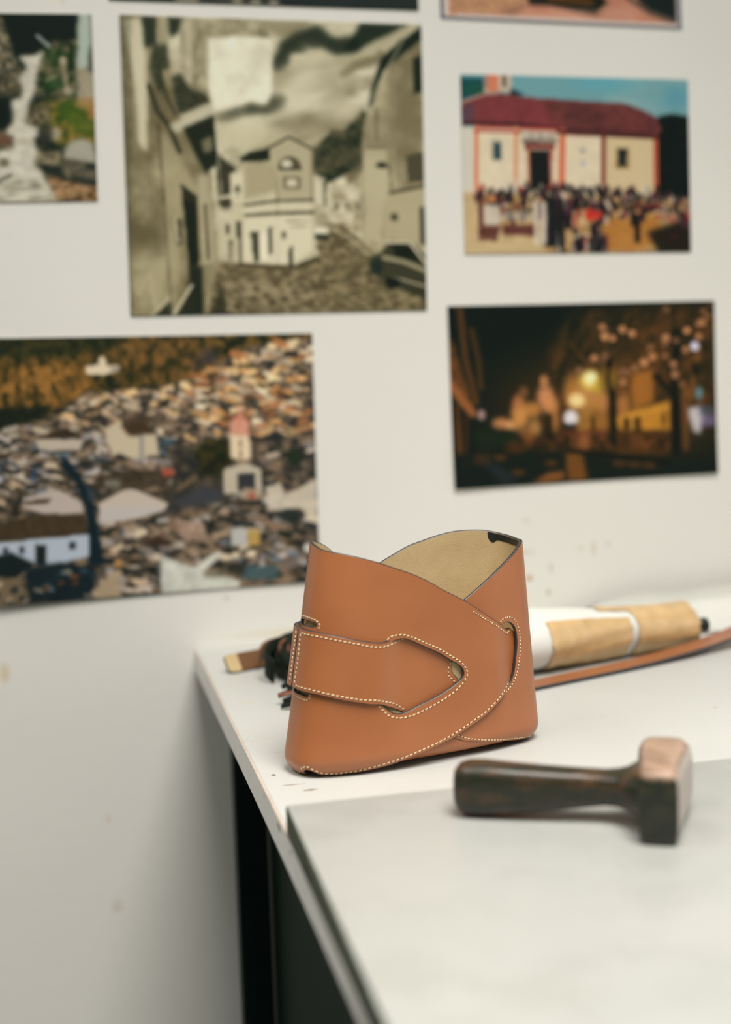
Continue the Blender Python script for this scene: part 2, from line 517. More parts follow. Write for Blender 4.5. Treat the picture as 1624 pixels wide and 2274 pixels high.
def panel(name, outline, holes, off, parent, thick=2.6, step=2.6, outer=None, inner=None, edge=None):
    outer = outer or M_LEATHER; inner = inner or M_SUEDE; edge = edge or M_EDGEINK
    O = resample(outline, 1.6, True)
    if area2(O) < 0: O = O[::-1]
    HS = []
    for h in holes:
        h = resample(h, 1.2, True)
        if area2(h) > 0: h = h[::-1]
        HS.append(h)
    x0, y0 = O.min(0); x1, y1 = O.max(0)
    gx, gy = np.meshgrid(np.arange(x0, x1, step), np.arange(y0, y1, step * .866))
    gx = gx + (np.arange(gx.shape[0]) % 2)[:, None] * step * .5
    g = np.stack([gx.ravel(), gy.ravel()], 1)
    keep = inside(O, g)
    for h in HS: keep &= ~inside(h, g)
    g = g[keep]
    B = np.vstack([O] + HS)
    dmin = np.full(len(g), 1e9)
    for q in B:
        dmin = np.minimum(dmin, (g[:, 0] - q[0]) ** 2 + (g[:, 1] - q[1]) ** 2)
    g = g[dmin > (step * .55) ** 2]
    verts2 = np.vstack([B, g])
    edges = []
    loops = []
    b = 0
    for L in [O] + HS:
        idx = list(range(b, b + len(L)))
        loops.append(idx)
        edges += [(idx[i], idx[(i + 1) % len(idx)]) for i in range(len(idx))]
        b += len(L)
    vo, eo, fo, ov, _, _ = delaunay_2d_cdt([Vector((float(v[0]), float(v[1]))) for v in verts2], edges, [], 0, 1e-4)
    V = np.array([v[:] for v in vo])
    F = [f for f in fo]
    cen = np.array([V[list(f)].mean(0) for f in F])
    k = inside(O, cen)
    for h in HS: k &= ~inside(h, cen)
    F = [f for f, q in zip(F, k) if q]
    oo = off(V[:, 0], V[:, 1])
    r = min(thick * .5, 1.3)
    P1 = bag_pos(V[:, 0], V[:, 1], oo)
    P2 = bag_pos(V[:, 0], V[:, 1], oo - thick)
    nv = len(V)
    vs_ = [P1, P2]
    faces, ix = [], []
    for f in F:
        f = list(f)
        q = V[f]
        if area2(q) < 0: f = f[::-1]
        faces.append(f); ix.append(0)
        faces.append([i + nv for i in f[::-1]]); ix.append(1)
    base = 2 * nv
    seg = 5
    for L in [O] + HS:
        t = np.roll(L, -1, 0) - np.roll(L, 1, 0)
        t /= np.linalg.norm(t, axis=1, keepdims=True) + 1e-9
        nrm = np.stack([t[:, 1], -t[:, 0]], 1)
        ob = off(L[:, 0], L[:, 1])
        n = len(L)
        for j in range(seg + 1):
            a = math.pi * j / seg
            lat = math.sin(a) * r * .55
            oj = ob - thick * .5 + math.cos(a) * thick * .5
            Q = L + nrm * lat
            Q[:, 1] = np.maximum(Q[:, 1], .3)
            vs_.append(bag_pos(Q[:, 0], Q[:, 1], oj))
        for j in range(seg):
            for i in range(n):
                a0 = base + j * n + i; a1 = base + j * n + (i + 1) % n
                faces.append([a0, a0 + n, a1 + n, a1]); ix.append(2)
        base += n * (seg + 1)
    return obj(name, np.vstack(vs_), faces, [outer, inner, edge], parent, ix)

def sm(x, a, b):
    t = np.clip((np.asarray(x, float) - a) / (b - a), 0, 1)
    return t * t * (3 - 2 * t)

def stitches(pts, off, parent, pitch=3.35, lift=0.05, slant=0.16):
    line = resample(catmull(pts, .5), .25)
    d = np.concatenate([[0], np.cumsum(np.linalg.norm(np.diff(line, axis=0), axis=1))])
    n = max(2, int(round(d[-1] / pitch)))
    pit = d[-1] / n
    vs_, faces, ix = [], [], []
    def ell(s0, length, wid, hgt, mat, rot):
        c = np.array([np.interp(s0, d, line[:, 0]), np.interp(s0, d, line[:, 1])])
        e0 = min(max(s0 - .3, 0), d[-1]); e1 = min(max(s0 + .3, 0), d[-1])
        t = np.array([np.interp(e1, d, line[:, 0]) - np.interp(e0, d, line[:, 0]), np.interp(e1, d, line[:, 1]) - np.interp(e0, d, line[:, 1])])
        t /= np.linalg.norm(t) + 1e-9
        nn = np.array([-t[1], t[0]])
        cs, sn = math.cos(rot), math.sin(rot)
        t, nn = t * cs + nn * sn, nn * cs - t * sn
        b = len(vs_)
        R, K = 6, 8
        for i in range(R + 1):
            a = -math.pi / 2 + math.pi * i / R
            lx = math.copysign(abs(math.sin(a)) ** .8, math.sin(a)) * length / 2
            rad = max(math.cos(a), 0.02) ** .6
            for j in range(K):
                p = 2 * math.pi * j / K
                q = c + t * lx + nn * math.cos(p) * rad * wid / 2
                o = off(np.array([q[0]]), np.array([q[1]]))[0] + lift + math.sin(p) * rad * hgt / 2
                vs_.append((q[0], q[1], o))
        for i in range(R):
            for j in range(K):
                a0 = b + i * K + j; a1 = b + i * K + (j + 1) % K
                faces.append((a0, a1, a1 + K, a0 + K)); ix.append(mat)
    for k in range(n):
        ell((k + .5) * pit, pit * .74, .95, .75, 0, slant)
    for k in range(n + 1):
        ell(min(max(k * pit, .1), d[-1] - .1), .9, .75, .22, 1, slant)
    A = np.array(vs_)
    P = bag_pos(A[:, 0], np.maximum(A[:, 1], .4), A[:, 2])
    o = obj('stitching', P, faces, [M_THREAD, M_HOLE], parent, ix)
    o['kind'] = 'stuff'
    o['label'] = 'cream thread stitching'
    return o

rimL = [(-117.2,167.2),(-110,165.6),(-103.7,163.9),(-89.3,161.5),(-75,158.5),(-57.4,153.8),(-46.8,150.3),(-28,143.8),(-13.3,137.3),(.2,129.8),(19.8,119.8),(34.6,110.8),(44.7,104.3),(54.9,98),(60.5,94.3),(66.5,91.8)]
tipL = [(71.5,92),(80,86),(82.6,72),(75,55),(66,49.5)]
lowL = [(58.3,44.3),(48.3,38.3),(38.3,31.5),(28.5,26.8),(19.1,22.5),(10.3,18.5),(-3.2,14.3),(-15.9,10.5),(-28.3,7.3),(-40.1,4.5),(-49.2,3),(-61.7,1.3),(-71,.8),(-80,.6)]
notch = [(-86.5,.6),(-90.5,4.2),(-95.5,6.6),(-99.5,5.4),(-102,1.0)]
backlow = [(-110,.7),(-140,.7),(-155,1.3),(-176,4),(-194,8.3),(-208.5,13),(-220,17.8),(-222,20)]
backhid = [(-212.5,27),(-204,42.5),(-202,70),(-205.5,97.5),(-209,119)]
backrimL = [(-196,130),(-185,140),(-169,152),(-153,162),(-142,166),(-130,168.2),(-122,168.2)]
outL = np.vstack([catmull(rimL, 1.2), catmull(tipL, 1.2), catmull(lowL, 1.2), catmull(notch, .8), catmull(backlow, 1.2), catmull(backhid, 1.2), catmull(backrimL, 1.2)])
cut = [(-42.5,96.5),(-33.5,98),(-27.2,96.3),(-15,90.3),(-1.5,83.5),(7.9,77.3),(13.7,73.8),(18.5,69.5),(19.5,64.8),(16.5,60.5),(7.9,55.3),(-4.7,50),(-18,45.8),(-26.7,42.6),(-32.6,41.8),(-38.5,43.3),(-43.8,47.3),(-47.3,51.3),(-51.3,58.3),(-53,73),(-52.8,87.8),(-49,92.8)]
slotU = [(-127.8,111.8),(-118,113.4),(-110.3,113.3),(-102.2,112.3),(-100.4,110.5),(-101.7,108.8),(-109.3,108.5),(-118,108.3),(-124.2,108.6)]
slotD = [(-122.4,62.5),(-114.3,62.3),(-101.7,61),(-101.3,58.8),(-108.1,59),(-121.3,59.6)]
def offL(s, z): return -5.6 * sm(s, 47, 74) - 2.8 * sm(-np.asarray(s, float), 140, 165)
rimR = [(22.1,119.3),(35,126.3),(46.2,132.3),(62.3,140.3),(78.3,148.3),(89.5,154.3),(95.4,156.8)]
backrimR = [(104,157.3),(115,157.8),(130,160.5),(145,163.3),(160,164),(175,163.5),(190,161.3),(205,158),(218,155),(231,150),(245,144),(260,134),(280,118),(296,95)]
backtipR = [(301,88),(300,60),(288,45),(268,31),(250,22),(235,16),(215,10),(195,5),(175,2),(155,.7),(120,.7),(100,.8)]
lowR = [(88,1.1),(76.3,1.5),(66,2.6),(54.7,4.4),(37.2,8.3),(22.6,13),(10.9,17.8),(8.8,20)]
hidR = [(18.5,26.8),(26.9,42.5),(29.1,69.8),(25.6,97.5)]
outR = np.vstack([catmull(rimR, 1.2), catmull(backrimR, 1.2), catmull(backtipR, 1.2), catmull(lowR, 1.2), catmull(hidR, 1.2)])
slotR = [(59.9,97.5),(65.7,98.8),(71.4,96.3),(74.7,91.3),(75.2,81.5),(72.3,69),(69,58.3),(64.1,50.3),(57,45.5),(51.5,49),(49.6,59.8),(49.8,77),(52.6,92.3)]
def offR(s, z): return -2.8 + 2.8 * sm(s, 60, 97)
def offS(s, z): return 2.9 - 6.2 * sm(s, -54, -30)
def offB(s, z): return 3.0 + 1.7 * sm(-np.asarray(s, float), 119, 129)
def offBase(s, z): return -3.6 + 0 * np.asarray(s, float)

bag = tag(empty('leather_bag', (BP[0], BP[1], TZ)), 'cognac leather bag with crossed wrap flaps, woven strap and suede lining', 'bag')
fl = panel('left_flap', outL, [catmull(cut, 1, True), catmull(slotU, 1, True), catmull(slotD, 1, True)], offL, bag)
fr = panel('right_flap', outR, [catmull(slotR, 1, True)], offR, bag)
strapT = [(-117.8,106.4),(-98.2,105.3),(-80.9,101.8),(-64.9,98),(-52,95.8),(-45.7,96.3),(-35.7,98),(-29.6,100.8)]
strapH = [(-20.2,99.8),(7,86),(14.1,78.5),(11.3,74.8),(10.3,70.3),(11.8,65.3),(15.6,61),(17.2,56),(7.3,48.8),(-11.1,39.8),(-20,36.8)]
strapB = [(-30,43.5),(-39.9,48.3),(-49,52),(-55.4,52.8),(-73.2,57),(-92.7,61.8),(-110.2,63.5),(-119,63.6)]
strapLf = [(-118.8,79),(-118.4,95.5)]
outS = np.vstack([catmull(strapT, 1), catmull(strapH, 1), catmull(strapB, 1), catmull(strapLf, 1)])
st = panel('closure_strap', outS, [], offS, bag)
outB = np.array([(-119.3,106.2),(-119.9,95),(-120.2,79),(-120.3,63.6),(-128,64),(-150,64),(-175,64),(-175,106),(-150,106.5),(-128,107)], float)
sb = panel('side_band', outB, [], offB, bag)
base_out = [(-PER / 2, .6), (PER / 2 - .2, .6), (PER / 2 - .2, 40), (-PER / 2, 40)]
panel('base_band', base_out, [], offBase, bag, 2.0, 3.5)
ln = panel('front_lining', np.array([(-112,8),(-60,8),(10,26),(40,44),(48,70),(40,92),(20,106),(-60,114),(-128,114),(-128,8)], float), [], lambda s, z: -4.1 + 0 * np.asarray(s, float), bag, 0.8, 3.5, M_SUEDE, M_SUEDE, M_SUEDE)
ln['label'] = 'tan suede lining seen through the cut-outs'
# bottom plate
a = np.linspace(-PER / 2, PER / 2, 121)[:-1]
R1 = bag_pos(a, np.full_like(a, 1.0), np.full_like(a, -3.8)); R2 = R1.copy(); R2[:, 2] += .002
nn = len(a)
obj('bottom_plate', np.vstack([R1, R2]), [list(range(nn))[::-1], list(range(nn, 2 * nn))] + [[i, (i + 1) % nn, nn + (i + 1) % nn, nn + i] for i in range(nn)], [M_LEATHER, M_SUEDE], bag, [0, 1] + [0] * nn, False)
# dark ink painted over the inner edge of the back rim
s_ = np.linspace(97, 143, 70)
rc = catmull(rimR + backrimR, .8)
top = np.interp(s_, rc[:, 0], rc[:, 1])
rnd = np.random.default_rng(4)
wid = 5.2 + 2.6 * sm(s_, 134, 139) - 2.2 * (1 - sm(s_, 97, 112)) + rnd.normal(0, .15, len(s_))
wid = wid * (1 - .35 * sm(s_, 140.5, 143))
rows = [bag_pos(s_, top - .2 - wid * k / 4, offR(s_, 0) - 2.6 - .25) for k in range(5)]
ns = len(s_)
obj('ink_patch', np.vstack(rows), [[k * ns + i, k * ns + i + 1, (k + 1) * ns + i + 1, (k + 1) * ns + i] for k in range(4) for i in range(ns - 1)], M_INK, bag)['label'] = 'black ink smear inside the rim'

stitches([(-46.4,97.3),(-42.7,99.8),(-36.1,100.5),(-31.1,99.8),(-21.5,96),(-13,91.8),(-1.5,86),(9.8,78.8),(17.6,73.3),(21.5,68),(21.9,63.8),(18.5,58.8),(11.8,53.3),(2.3,48.5),(-8.1,44.3),(-19.8,40.6),(-28.5,39.2),(-34.8,39.6),(-41.2,42.3),(-46,46.8),(-49.6,50.8)], offL, fl)
stitches([(27.6,111.5),(39.2,104.3),(49.8,98.3),(60.3,92),(66.1,89.3),(70.7,90.5)], offL, fl, 2.6)
stitches([(63.3,51.5),(56,46),(47.3,40),(37.2,33.3),(27.4,28.7),(18,24.3),(9.2,20.3),(-4.3,16),(-17.2,12.4),(-29.3,9.2),(-41.4,6.7),(-49.4,5.2),(-61.1,3.2),(-70.9,2.6),(-79,2.6),(-85.6,3.6),(-91,6.6),(-95.5,8.8),(-99.5,8),(-102.5,5.5)], offL, fl)
stitches([(-105,3),(-115,2.6),(-128,2.6),(-140,2.6)], offL, fl)
stitches([(-121.5,115.4),(-108.7,115),(-102.4,113.9),(-98.5,110.8),(-99.2,107.3)], offL, fl, 2.7)
stitches([(-123.1,57.6),(-112.9,56.9),(-101.5,56.6),(-99.4,59),(-99.7,61.5)], offL, fl, 2.5)
stitches([(11.8,20.3),(22.6,15.2),(36.6,10.7),(52.6,6.9),(66,4.8),(76,3.8),(90,3.4)], offR, fr, 3.0)
stitches([(57,99),(61.7,101.3),(68.6,101.5),(74.5,98.3),(77.8,91.5),(78.5,82.8),(76.9,72.5),(72.9,60),(68.4,52.3),(62.9,47),(56.8,43.3),(53.2,42)], offR, fr, 2.7)
stitches([(-113.6,103.7),(-97.9,102.8),(-84,100.2),(-68.2,96.7),(-58.5,94.2),(-48.8,93.3),(-42.5,94),(-35.5,95.6),(-30.2,97.3)], offS, st)
stitches([(-114,103.5),(-114.2,96.8),(-114,83.3),(-115,73),(-115.2,66)], offS, st)
stitches([(-114,65.6),(-98.2,64.6),(-85.5,61.9),(-73.4,59),(-61.3,56.3),(-52.6,55.2),(-42.9,52.3),(-36.4,49.8),(-27.6,43.8)], offS, st)
stitches([(9.8,75),(7.7,69.8),(7.9,64.8),(11.1,61.3),(13.7,58.8)], offS, st, 3.0)
stitches([(-122.7,103.8),(-121.9,103),(-122.2,95.5),(-122.5,82.5),(-123,66.8)], offB, sb, 3.0)

# ------------------------------------------------------------------ mallet
def ring_loft(name, rings, mats, parent, cap=True, smooth=True):
    n = len(rings[0])
    V = np.vstack(rings)
    F = []
    for k in range(len(rings) - 1):
        for i in range(n):
            F.append([k * n + i, k * n + (i + 1) % n, (k + 1) * n + (i + 1) % n, (k + 1) * n + i])
    if cap:
        F.append(list(range(n))[::-1]); b = (len(rings) - 1) * n; F.append(list(range(b, b + n)))
    o = obj(name, V, F, mats, parent, None, smooth)
    bm = bmesh.new(); bm.from_mesh(o.data); bmesh.ops.recalc_face_normals(bm, faces=bm.faces); bm.to_mesh(o.data); bm.free()
    return o

def se_ring(c, e1, e2, w, h, n=4.0, k=32):
    a = np.linspace(0, 2 * np.pi, k + 1)[:-1]
    cs, sn = np.cos(a), np.sin(a)
    rho = (np.abs(cs) ** n + np.abs(sn) ** n) ** (-1 / n)
    return np.asarray(c) + np.outer(w * rho * cs, e1) + np.outer(h * rho * sn, e2)

SZ = TZ + .0202
mal = tag(empty('wooden_mallet', (0.15, -0.74, SZ)), 'small dark wooden mallet lying on the white marble slab', 'mallet')
beta = math.radians(27)
ax = np.array([math.sin(beta), math.cos(beta), 0.])     # along the head, front to back
hx = np.array([-math.cos(beta), math.sin(beta), 0.])    # handle, from the head to its free end
ez = np.array([0, 0, 1.])
HC = np.array([0.1990, -0.745, SZ + .0211])
rings = []
for t, ww, hh, rise, sh, nn in [(-.0415, .0092, .0182, 0, 0, 5), (-.0405, .0108, .0203, 0, 0, 6), (-.037, .0115, .0210, 0, 0, 6), (-.015, .0124, .0211, 0, .0006, 5.5), (0, .0136, .0211, 0, .001, 5), (.015, .0150, .0211, 0, .0014, 5), (.030, .0162, .0211, 0, .0014, 4.5), (.0375, .0155, .0203, 0, .0008, 4.2), (.0410, .0125, .0176, 0, 0, 4), (.0420, .0065, .012, 0, 0, 3)]:
    rings.append(se_ring(HC + ax * t - hx * sh, -hx, ez, ww, hh, nn, 40))
head = ring_loft('head', rings, [M_HEAD, M_DOME_GLARE], mal)
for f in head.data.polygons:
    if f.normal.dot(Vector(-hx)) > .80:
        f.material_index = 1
rings = []
for t, w, h, zc, n in [(.004, .031, .0185, .0211, 3), (.010, .0285, .0160, .0208, 3), (.0145, .0235, .0132, .0205, 3), (.0195, .0170, .0112, .0203, 3), (.025, .0125, .0104, .0202, 3), (.032, .0104, .0102, .0200, 3), (.045, .0105, .0112, .0192, 3), (.065, .0115, .0130, .0180, 3), (.085, .0125, .0148, .0172, 3), (.105, .0130, .0160, .0170, 3.4), (.1145, .0128, .0158, .0168, 3.4), (.1195, .0117, .0143, .0168, 3), (.1220, .0090, .0110, .0168, 2.5), (.1228, .004, .005, .0168, 2)]:
    rings.append(se_ring(HC * [1, 1, 0] + hx * t + ez * (SZ + zc), ax, ez, w, h, n, 36))
ring_loft('handle', rings, M_WOOD, mal)

# ------------------------------------------------------------------ wrapped roll behind the bag
roll = tag(empty('wrapped_roll', (0.38, -0.21, TZ)), 'white paper roll patched with brown packing tape, lying right of the bag', 'wrapped roll')
RA = np.array([0.215, -0.262, 0]); RB = np.array([0.492, -0.172, 0])
rd = (RB - RA) / np.linalg.norm(RB - RA); rl = np.linalg.norm(RB - RA); rn = np.array([-rd[1], rd[0], 0])
rg = np.random.default_rng(7)
def roll_r(t, a):
    b = .0335 - .0105 * sm(t, .15, 1.0)
    b = b * (1 + .035 * np.sin(2 * a + 5 * t) + .02 * np.sin(3 * a - 9 * t))
    return b
def roll_pt(t, a, extra=0.0):
    r = roll_r(t, a) + extra
    cz = (.0335 - .0105 * sm(t, .15, 1.0)) * .95
    y = np.cos(a) * r * 1.08; z = np.sin(a) * r * .95 + cz
    z = np.maximum(z, .0006)
    return RA + np.outer(np.full_like(a, t * rl), rd) + np.outer(y, rn) + np.outer(z + TZ, [0, 0, 1]) * 1.0
A_ = np.linspace(0, 2 * np.pi, 49)[:-1]
rings = [roll_pt(0.0, A_, -.012)] + [roll_pt(t, A_) for t in np.linspace(0.01, .985, 40)] + [roll_pt(.99, A_, -.006), roll_pt(.985, A_, -.012)]
ring_loft('paper_wrap', rings, M_PAPER, roll)
def roll_patch(name, t0, t1, a0, a1, ex, mat, wob=0.0):
    nt, na = 26, 30
    V = []
    rr = np.random.default_rng(int(t0 * 1000))
    w0 = rr.normal(0, wob, na); w1 = rr.normal(0, wob, na)
    for lay in (ex, ex - .0006):
        for j in range(na):
            aa = a0 + (a1 - a0) * j / (na - 1)
            for i in range(nt):
                t = (t0 + w0[j]) + (t1 + w1[j] - t0 - w0[j]) * i / (nt - 1)
                bumpy = .0007 * math.sin(47 * t + 3 * aa) * math.sin(31 * t - 7 * aa)
                V.append(roll_pt(t, np.array([aa]), lay + bumpy)[0])
    F = []
    m = nt * na
    for j in range(na - 1):
        for i in range(nt - 1):
            q = [j * nt + i, j * nt + i + 1, (j + 1) * nt + i + 1, (j + 1) * nt + i]
            F.append(q[::-1]); F.append([k + m for k in q])
    return obj(name, V, F, mat, roll)
PI = math.pi
roll_patch('tape_patch', .30, .665, PI * .77, PI * 1.40, .0013, M_KRAFT, .004)
roll_patch('tape_sleeve', .70, .995, -PI * .45, PI * 1.44, .0016, M_KRAFT, .003)
roll_patch('tape_strip', .555, .72, PI * .36, PI * .66, .0011, M_KRAFT, .004)
core = []
cc = RA + rd * rl * .97 + ez * (TZ + .019) - rn * .006
for t, r in [(0, .008), (.032, .008), (.032, .0062), (.012, .0062)]:
    core.append(se_ring(cc + rd * t, rn, ez, r, r, 2.2, 20))
ring_loft('core_tube', core, M_INK, roll)

# loose white paper curling up against the wall behind the roll
def curl_sheet():
    nx, ny = 40, 14
    V = []
    for lay in (0, .0007):
        for j in range(ny):
            f = j / (ny - 1)
            for i in range(nx):
                x = .40 + .75 * i / (nx - 1)
                lift = .006 + .026 * sm(x, .40, .53)
                y = -.125 + .105 * min(1, f * 1.5)
                z = lift * sm(f, .35, 1.0) + .0012
                V.append((x, y + .004 * math.sin(x * 20) * f, TZ + z + lay + .002 * math.sin(x * 31) * f))
    F = []
    m = nx * ny
    for j in range(ny - 1):
        for i in range(nx - 1):
            q = [j * nx + i, j * nx + i + 1, (j + 1) * nx + i + 1, (j + 1) * nx + i]
            F.append([k + m for k in q]); F.append(q[::-1])
    return V, F
v_, f_ = curl_sheet()
tag(obj('paper_sheet', v_, f_, M_PAPER, None, origin=(.7, -.06, TZ)), 'loose white paper sheet curling up against the wall behind the taped roll', 'paper')

# ------------------------------------------------------------------ straps
def ribbon(name, path, width, thick, tilt, mats, parent, t_idx=None, round_end=True):
    """flat leather band along a path; tilt = radians the near edge hangs below the far edge"""
    P = resample(catmull(path, .004), .003)
    n = len(P)
    T = np.gradient(P, axis=0); T /= np.linalg.norm(T, axis=1, keepdims=True)
    tl = np.interp(np.linspace(0, 1, n), np.linspace(0, 1, len(tilt)), tilt)
    V, F, ix = [], [], []
    K = 9
    for i in range(n):
        side = np.cross(ez, T[i]); side /= np.linalg.norm(side)
        up = np.cross(T[i], side)
        c, s = math.cos(tl[i]), math.sin(tl[i])
        e1 = side * c + up * s; e2 = up * c - side * s
        w = width
        if round_end:
            dd = min(i, 4) / 4
            w = width * (.78 + .22 * math.sqrt(1 - (1 - dd) ** 2))
        for u, o in [(-.5, -.5), (-.5, 0), (-.47, .5), (0, .5), (.47, .5), (.5, 0), (.5, -.5), (0, -.5)]:
            V.append(P[i] + e1 * u * w + e2 * o * thick)
    for i in range(n - 1):
        for j in range(8):
            F.append([i * 8 + j, (i + 1) * 8 + j, (i + 1) * 8 + (j + 1) % 8, i * 8 + (j + 1) % 8])
            edge = j in (0, 1, 4, 5)
            ix.append(1 if edge else (0 if t_idx is None else t_idx(i * .003)))
    F.append(list(range(8))); ix.append(1)
    F.append([(n - 1) * 8 + j for j in range(8)][::-1]); ix.append(1)
    o = obj(name, V, F, mats, parent, ix, False)
    bm = bmesh.new(); bm.from_mesh(o.data); bmesh.ops.recalc_face_normals(bm, faces=bm.faces); bm.to_mesh(o.data); bm.free()
    return o
s1 = ribbon('leather_strap', [(.125, -.368, TZ + .0019), (.205, -.335, TZ + .0019), (.30, -.295, TZ + .0019), (.40, -.255, TZ + .003), (.50, -.212, TZ + .009), (.62, -.155, TZ + .024), (.80, -.09, TZ + .05)], .026, .0034, [0, 0, 0, .03, .08, .1], [M_STRAPL, M_EDGEINK], None)
tag(s1, 'long chestnut leather strap with black edges running right from behind the bag', 'strap')
s2 = ribbon('leather_strap', [(.012, -.140, TZ + .0095), (.05, -.120, TZ + .0095), (.09, -.100, TZ + .009), (.16, -.075, TZ + .009)], .020, .003, [1.02, 1.02, .95, .9], [M_BROWNL, M_EDGEINK, M_SUEDE], None, lambda d: 2 if d < .014 else 0)
tag(s2, 'short brown leather strap end with tan tip, left of the bag', 'strap')

# ------------------------------------------------------------------ dark leather bundle behind the bag
bd = tag(empty('leather_bundle', (.085, -.20, TZ)), 'dark bundle of curled leather offcuts behind the bag at left', 'leather offcuts')
def curl(name, c, r0, r1, turns, h, mat, tilt, a0, parent, thick=.002):
    n = 40
    P = []
    for i in range(n):
        t = i / (n - 1)
        a = a0 + turns * 2 * PI * t
        r = r0 + (r1 - r0) * t
        P.append(np.array([math.cos(a) * r, math.sin(a) * r, 0]))
    P = np.array(P)
    T = np.gradient(P, axis=0); T /= np.linalg.norm(T, axis=1, keepdims=True)
    N = np.stack([-T[:, 1], T[:, 0], 0 * T[:, 0]], 1)
    V = []
    cx_, sx_ = math.cos(tilt), math.sin(tilt)
    for i in range(n):
        for (o, z) in ((0, 0), (0, h), (thick, h), (thick, 0)):
            q = P[i] + N[i] * o + ez * (z - h / 2)
            q = np.array([q[0], q[1] * cx_ - q[2] * sx_, q[1] * sx_ + q[2] * cx_])
            V.append(q + np.asarray(c))
    V = np.array(V)
    low = V[:, 2].min()
    if low < TZ + .0004: V[:, 2] += TZ + .0004 - low
    F = []
    for i in range(n - 1):
        for j in range(4):
            F.append([i * 4 + j, i * 4 + (j + 1) % 4, (i + 1) * 4 + (j + 1) % 4, (i + 1) * 4 + j])
    F += [[0, 1, 2, 3][::-1], [(n - 1) * 4 + j for j in range(4)]]
    return obj(name, V, F, mat, parent)
curl('offcut_curl', (.072, -.190, TZ + .02), .012, .030, 1.2, .026, M_DARKL, .35, 2.6, bd)
curl('offcut_curl', (.078, -.165, TZ + .022), .008, .028, 1.4, .028, M_DARKL, -.3, 3.6, bd)
curl('offcut_curl', (.092, -.160, TZ + .020), .010, .030, 1.1, .026, M_DARKL, .2, 2.0, bd)
curl('offcut_curl', (.066, -.150, TZ + .014), .008, .022, 1.0, .020, M_BROWNL, .5, 3.0, bd)
curl('offcut_curl', (.072, -.182, TZ + .026), .004, .014, 1.2, .018, M_RUSSET, .8, 2.2, bd)
curl('offcut_curl', (.092, -.205, TZ + .018), .012, .036, .9, .03, M_DARKL, .1, 2.8, bd)
curl('offcut_curl', (.080, -.195, TZ + .016), .003, .022, 2.2, .030, M_DARKL, .25, 2.9, bd)
curl('offcut_curl', (.066, -.180, TZ + .012), .003, .018, 2.0, .022, M_DARKL, .5, 2.9, bd)
curl('offcut_curl', (.070, -.205, TZ + .008), .006, .024, .9, .012, M_DARKL, .15, 2.4, bd)
bd2 = tag(empty('leather_scraps', (.09, -.30, TZ)), 'small fringed dark leather scraps with russet tip, low beside the bag', 'leather scraps')
for k, (x, y, l, ang, z, m) in enumerate([(.049, -.262, .05, .30, .008, M_DARKL), (.047, -.278, .05, .16, .005, M_DARKL), (.041, -.292, .055, .06, .007, M_RUSSET), (.044, -.300, .055, -.06, .004, M_DARKL), (.041, -.308, .06, -.28, .0015, M_DARKL), (.050, -.288, .05, .02, .011, M_DARKL)]):
    d = np.array([math.cos(ang), math.sin(ang), 0])
    e = np.array([-d[1], d[0], 0])
    V = []
    n = 8
    for i in range(n):
        t = i / (n - 1)
        w = .0015 + .0065 * sm(t, 0, .5)
        c = np.array([x, y, TZ + z]) + d * l * t + ez * (.004 * math.sin(t * 3))
        for u, o in ((-1, 0), (1, .002), (1, .0038), (-1, .0018)):
            V.append(c + e * u * w + ez * o)
    F = []
    for i in range(n - 1):
        for j in range(4):
            F.append([i * 4 + j, i * 4 + (j + 1) % 4, (i + 1) * 4 + (j + 1) % 4, (i + 1) * 4 + j])
    F += [[0, 1, 2, 3][::-1], [(n - 1) * 4 + j for j in range(4)]]
    obj('scrap', V, F, m, bd2)
# ------------------------------------------------------------------ photo prints on the wall
def homog(src, dst):
    A, b = [], []
    for (x, y), (u, v) in zip(src, dst):
        A.append([x, y, 1, 0, 0, 0, -u * x, -u * y]); b.append(u)
        A.append([0, 0, 0, x, y, 1, -v * x, -v * y]); b.append(v)
    h = np.linalg.solve(np.array(A, float), np.array(b, float))
    return np.append(h, 1).reshape(3, 3)

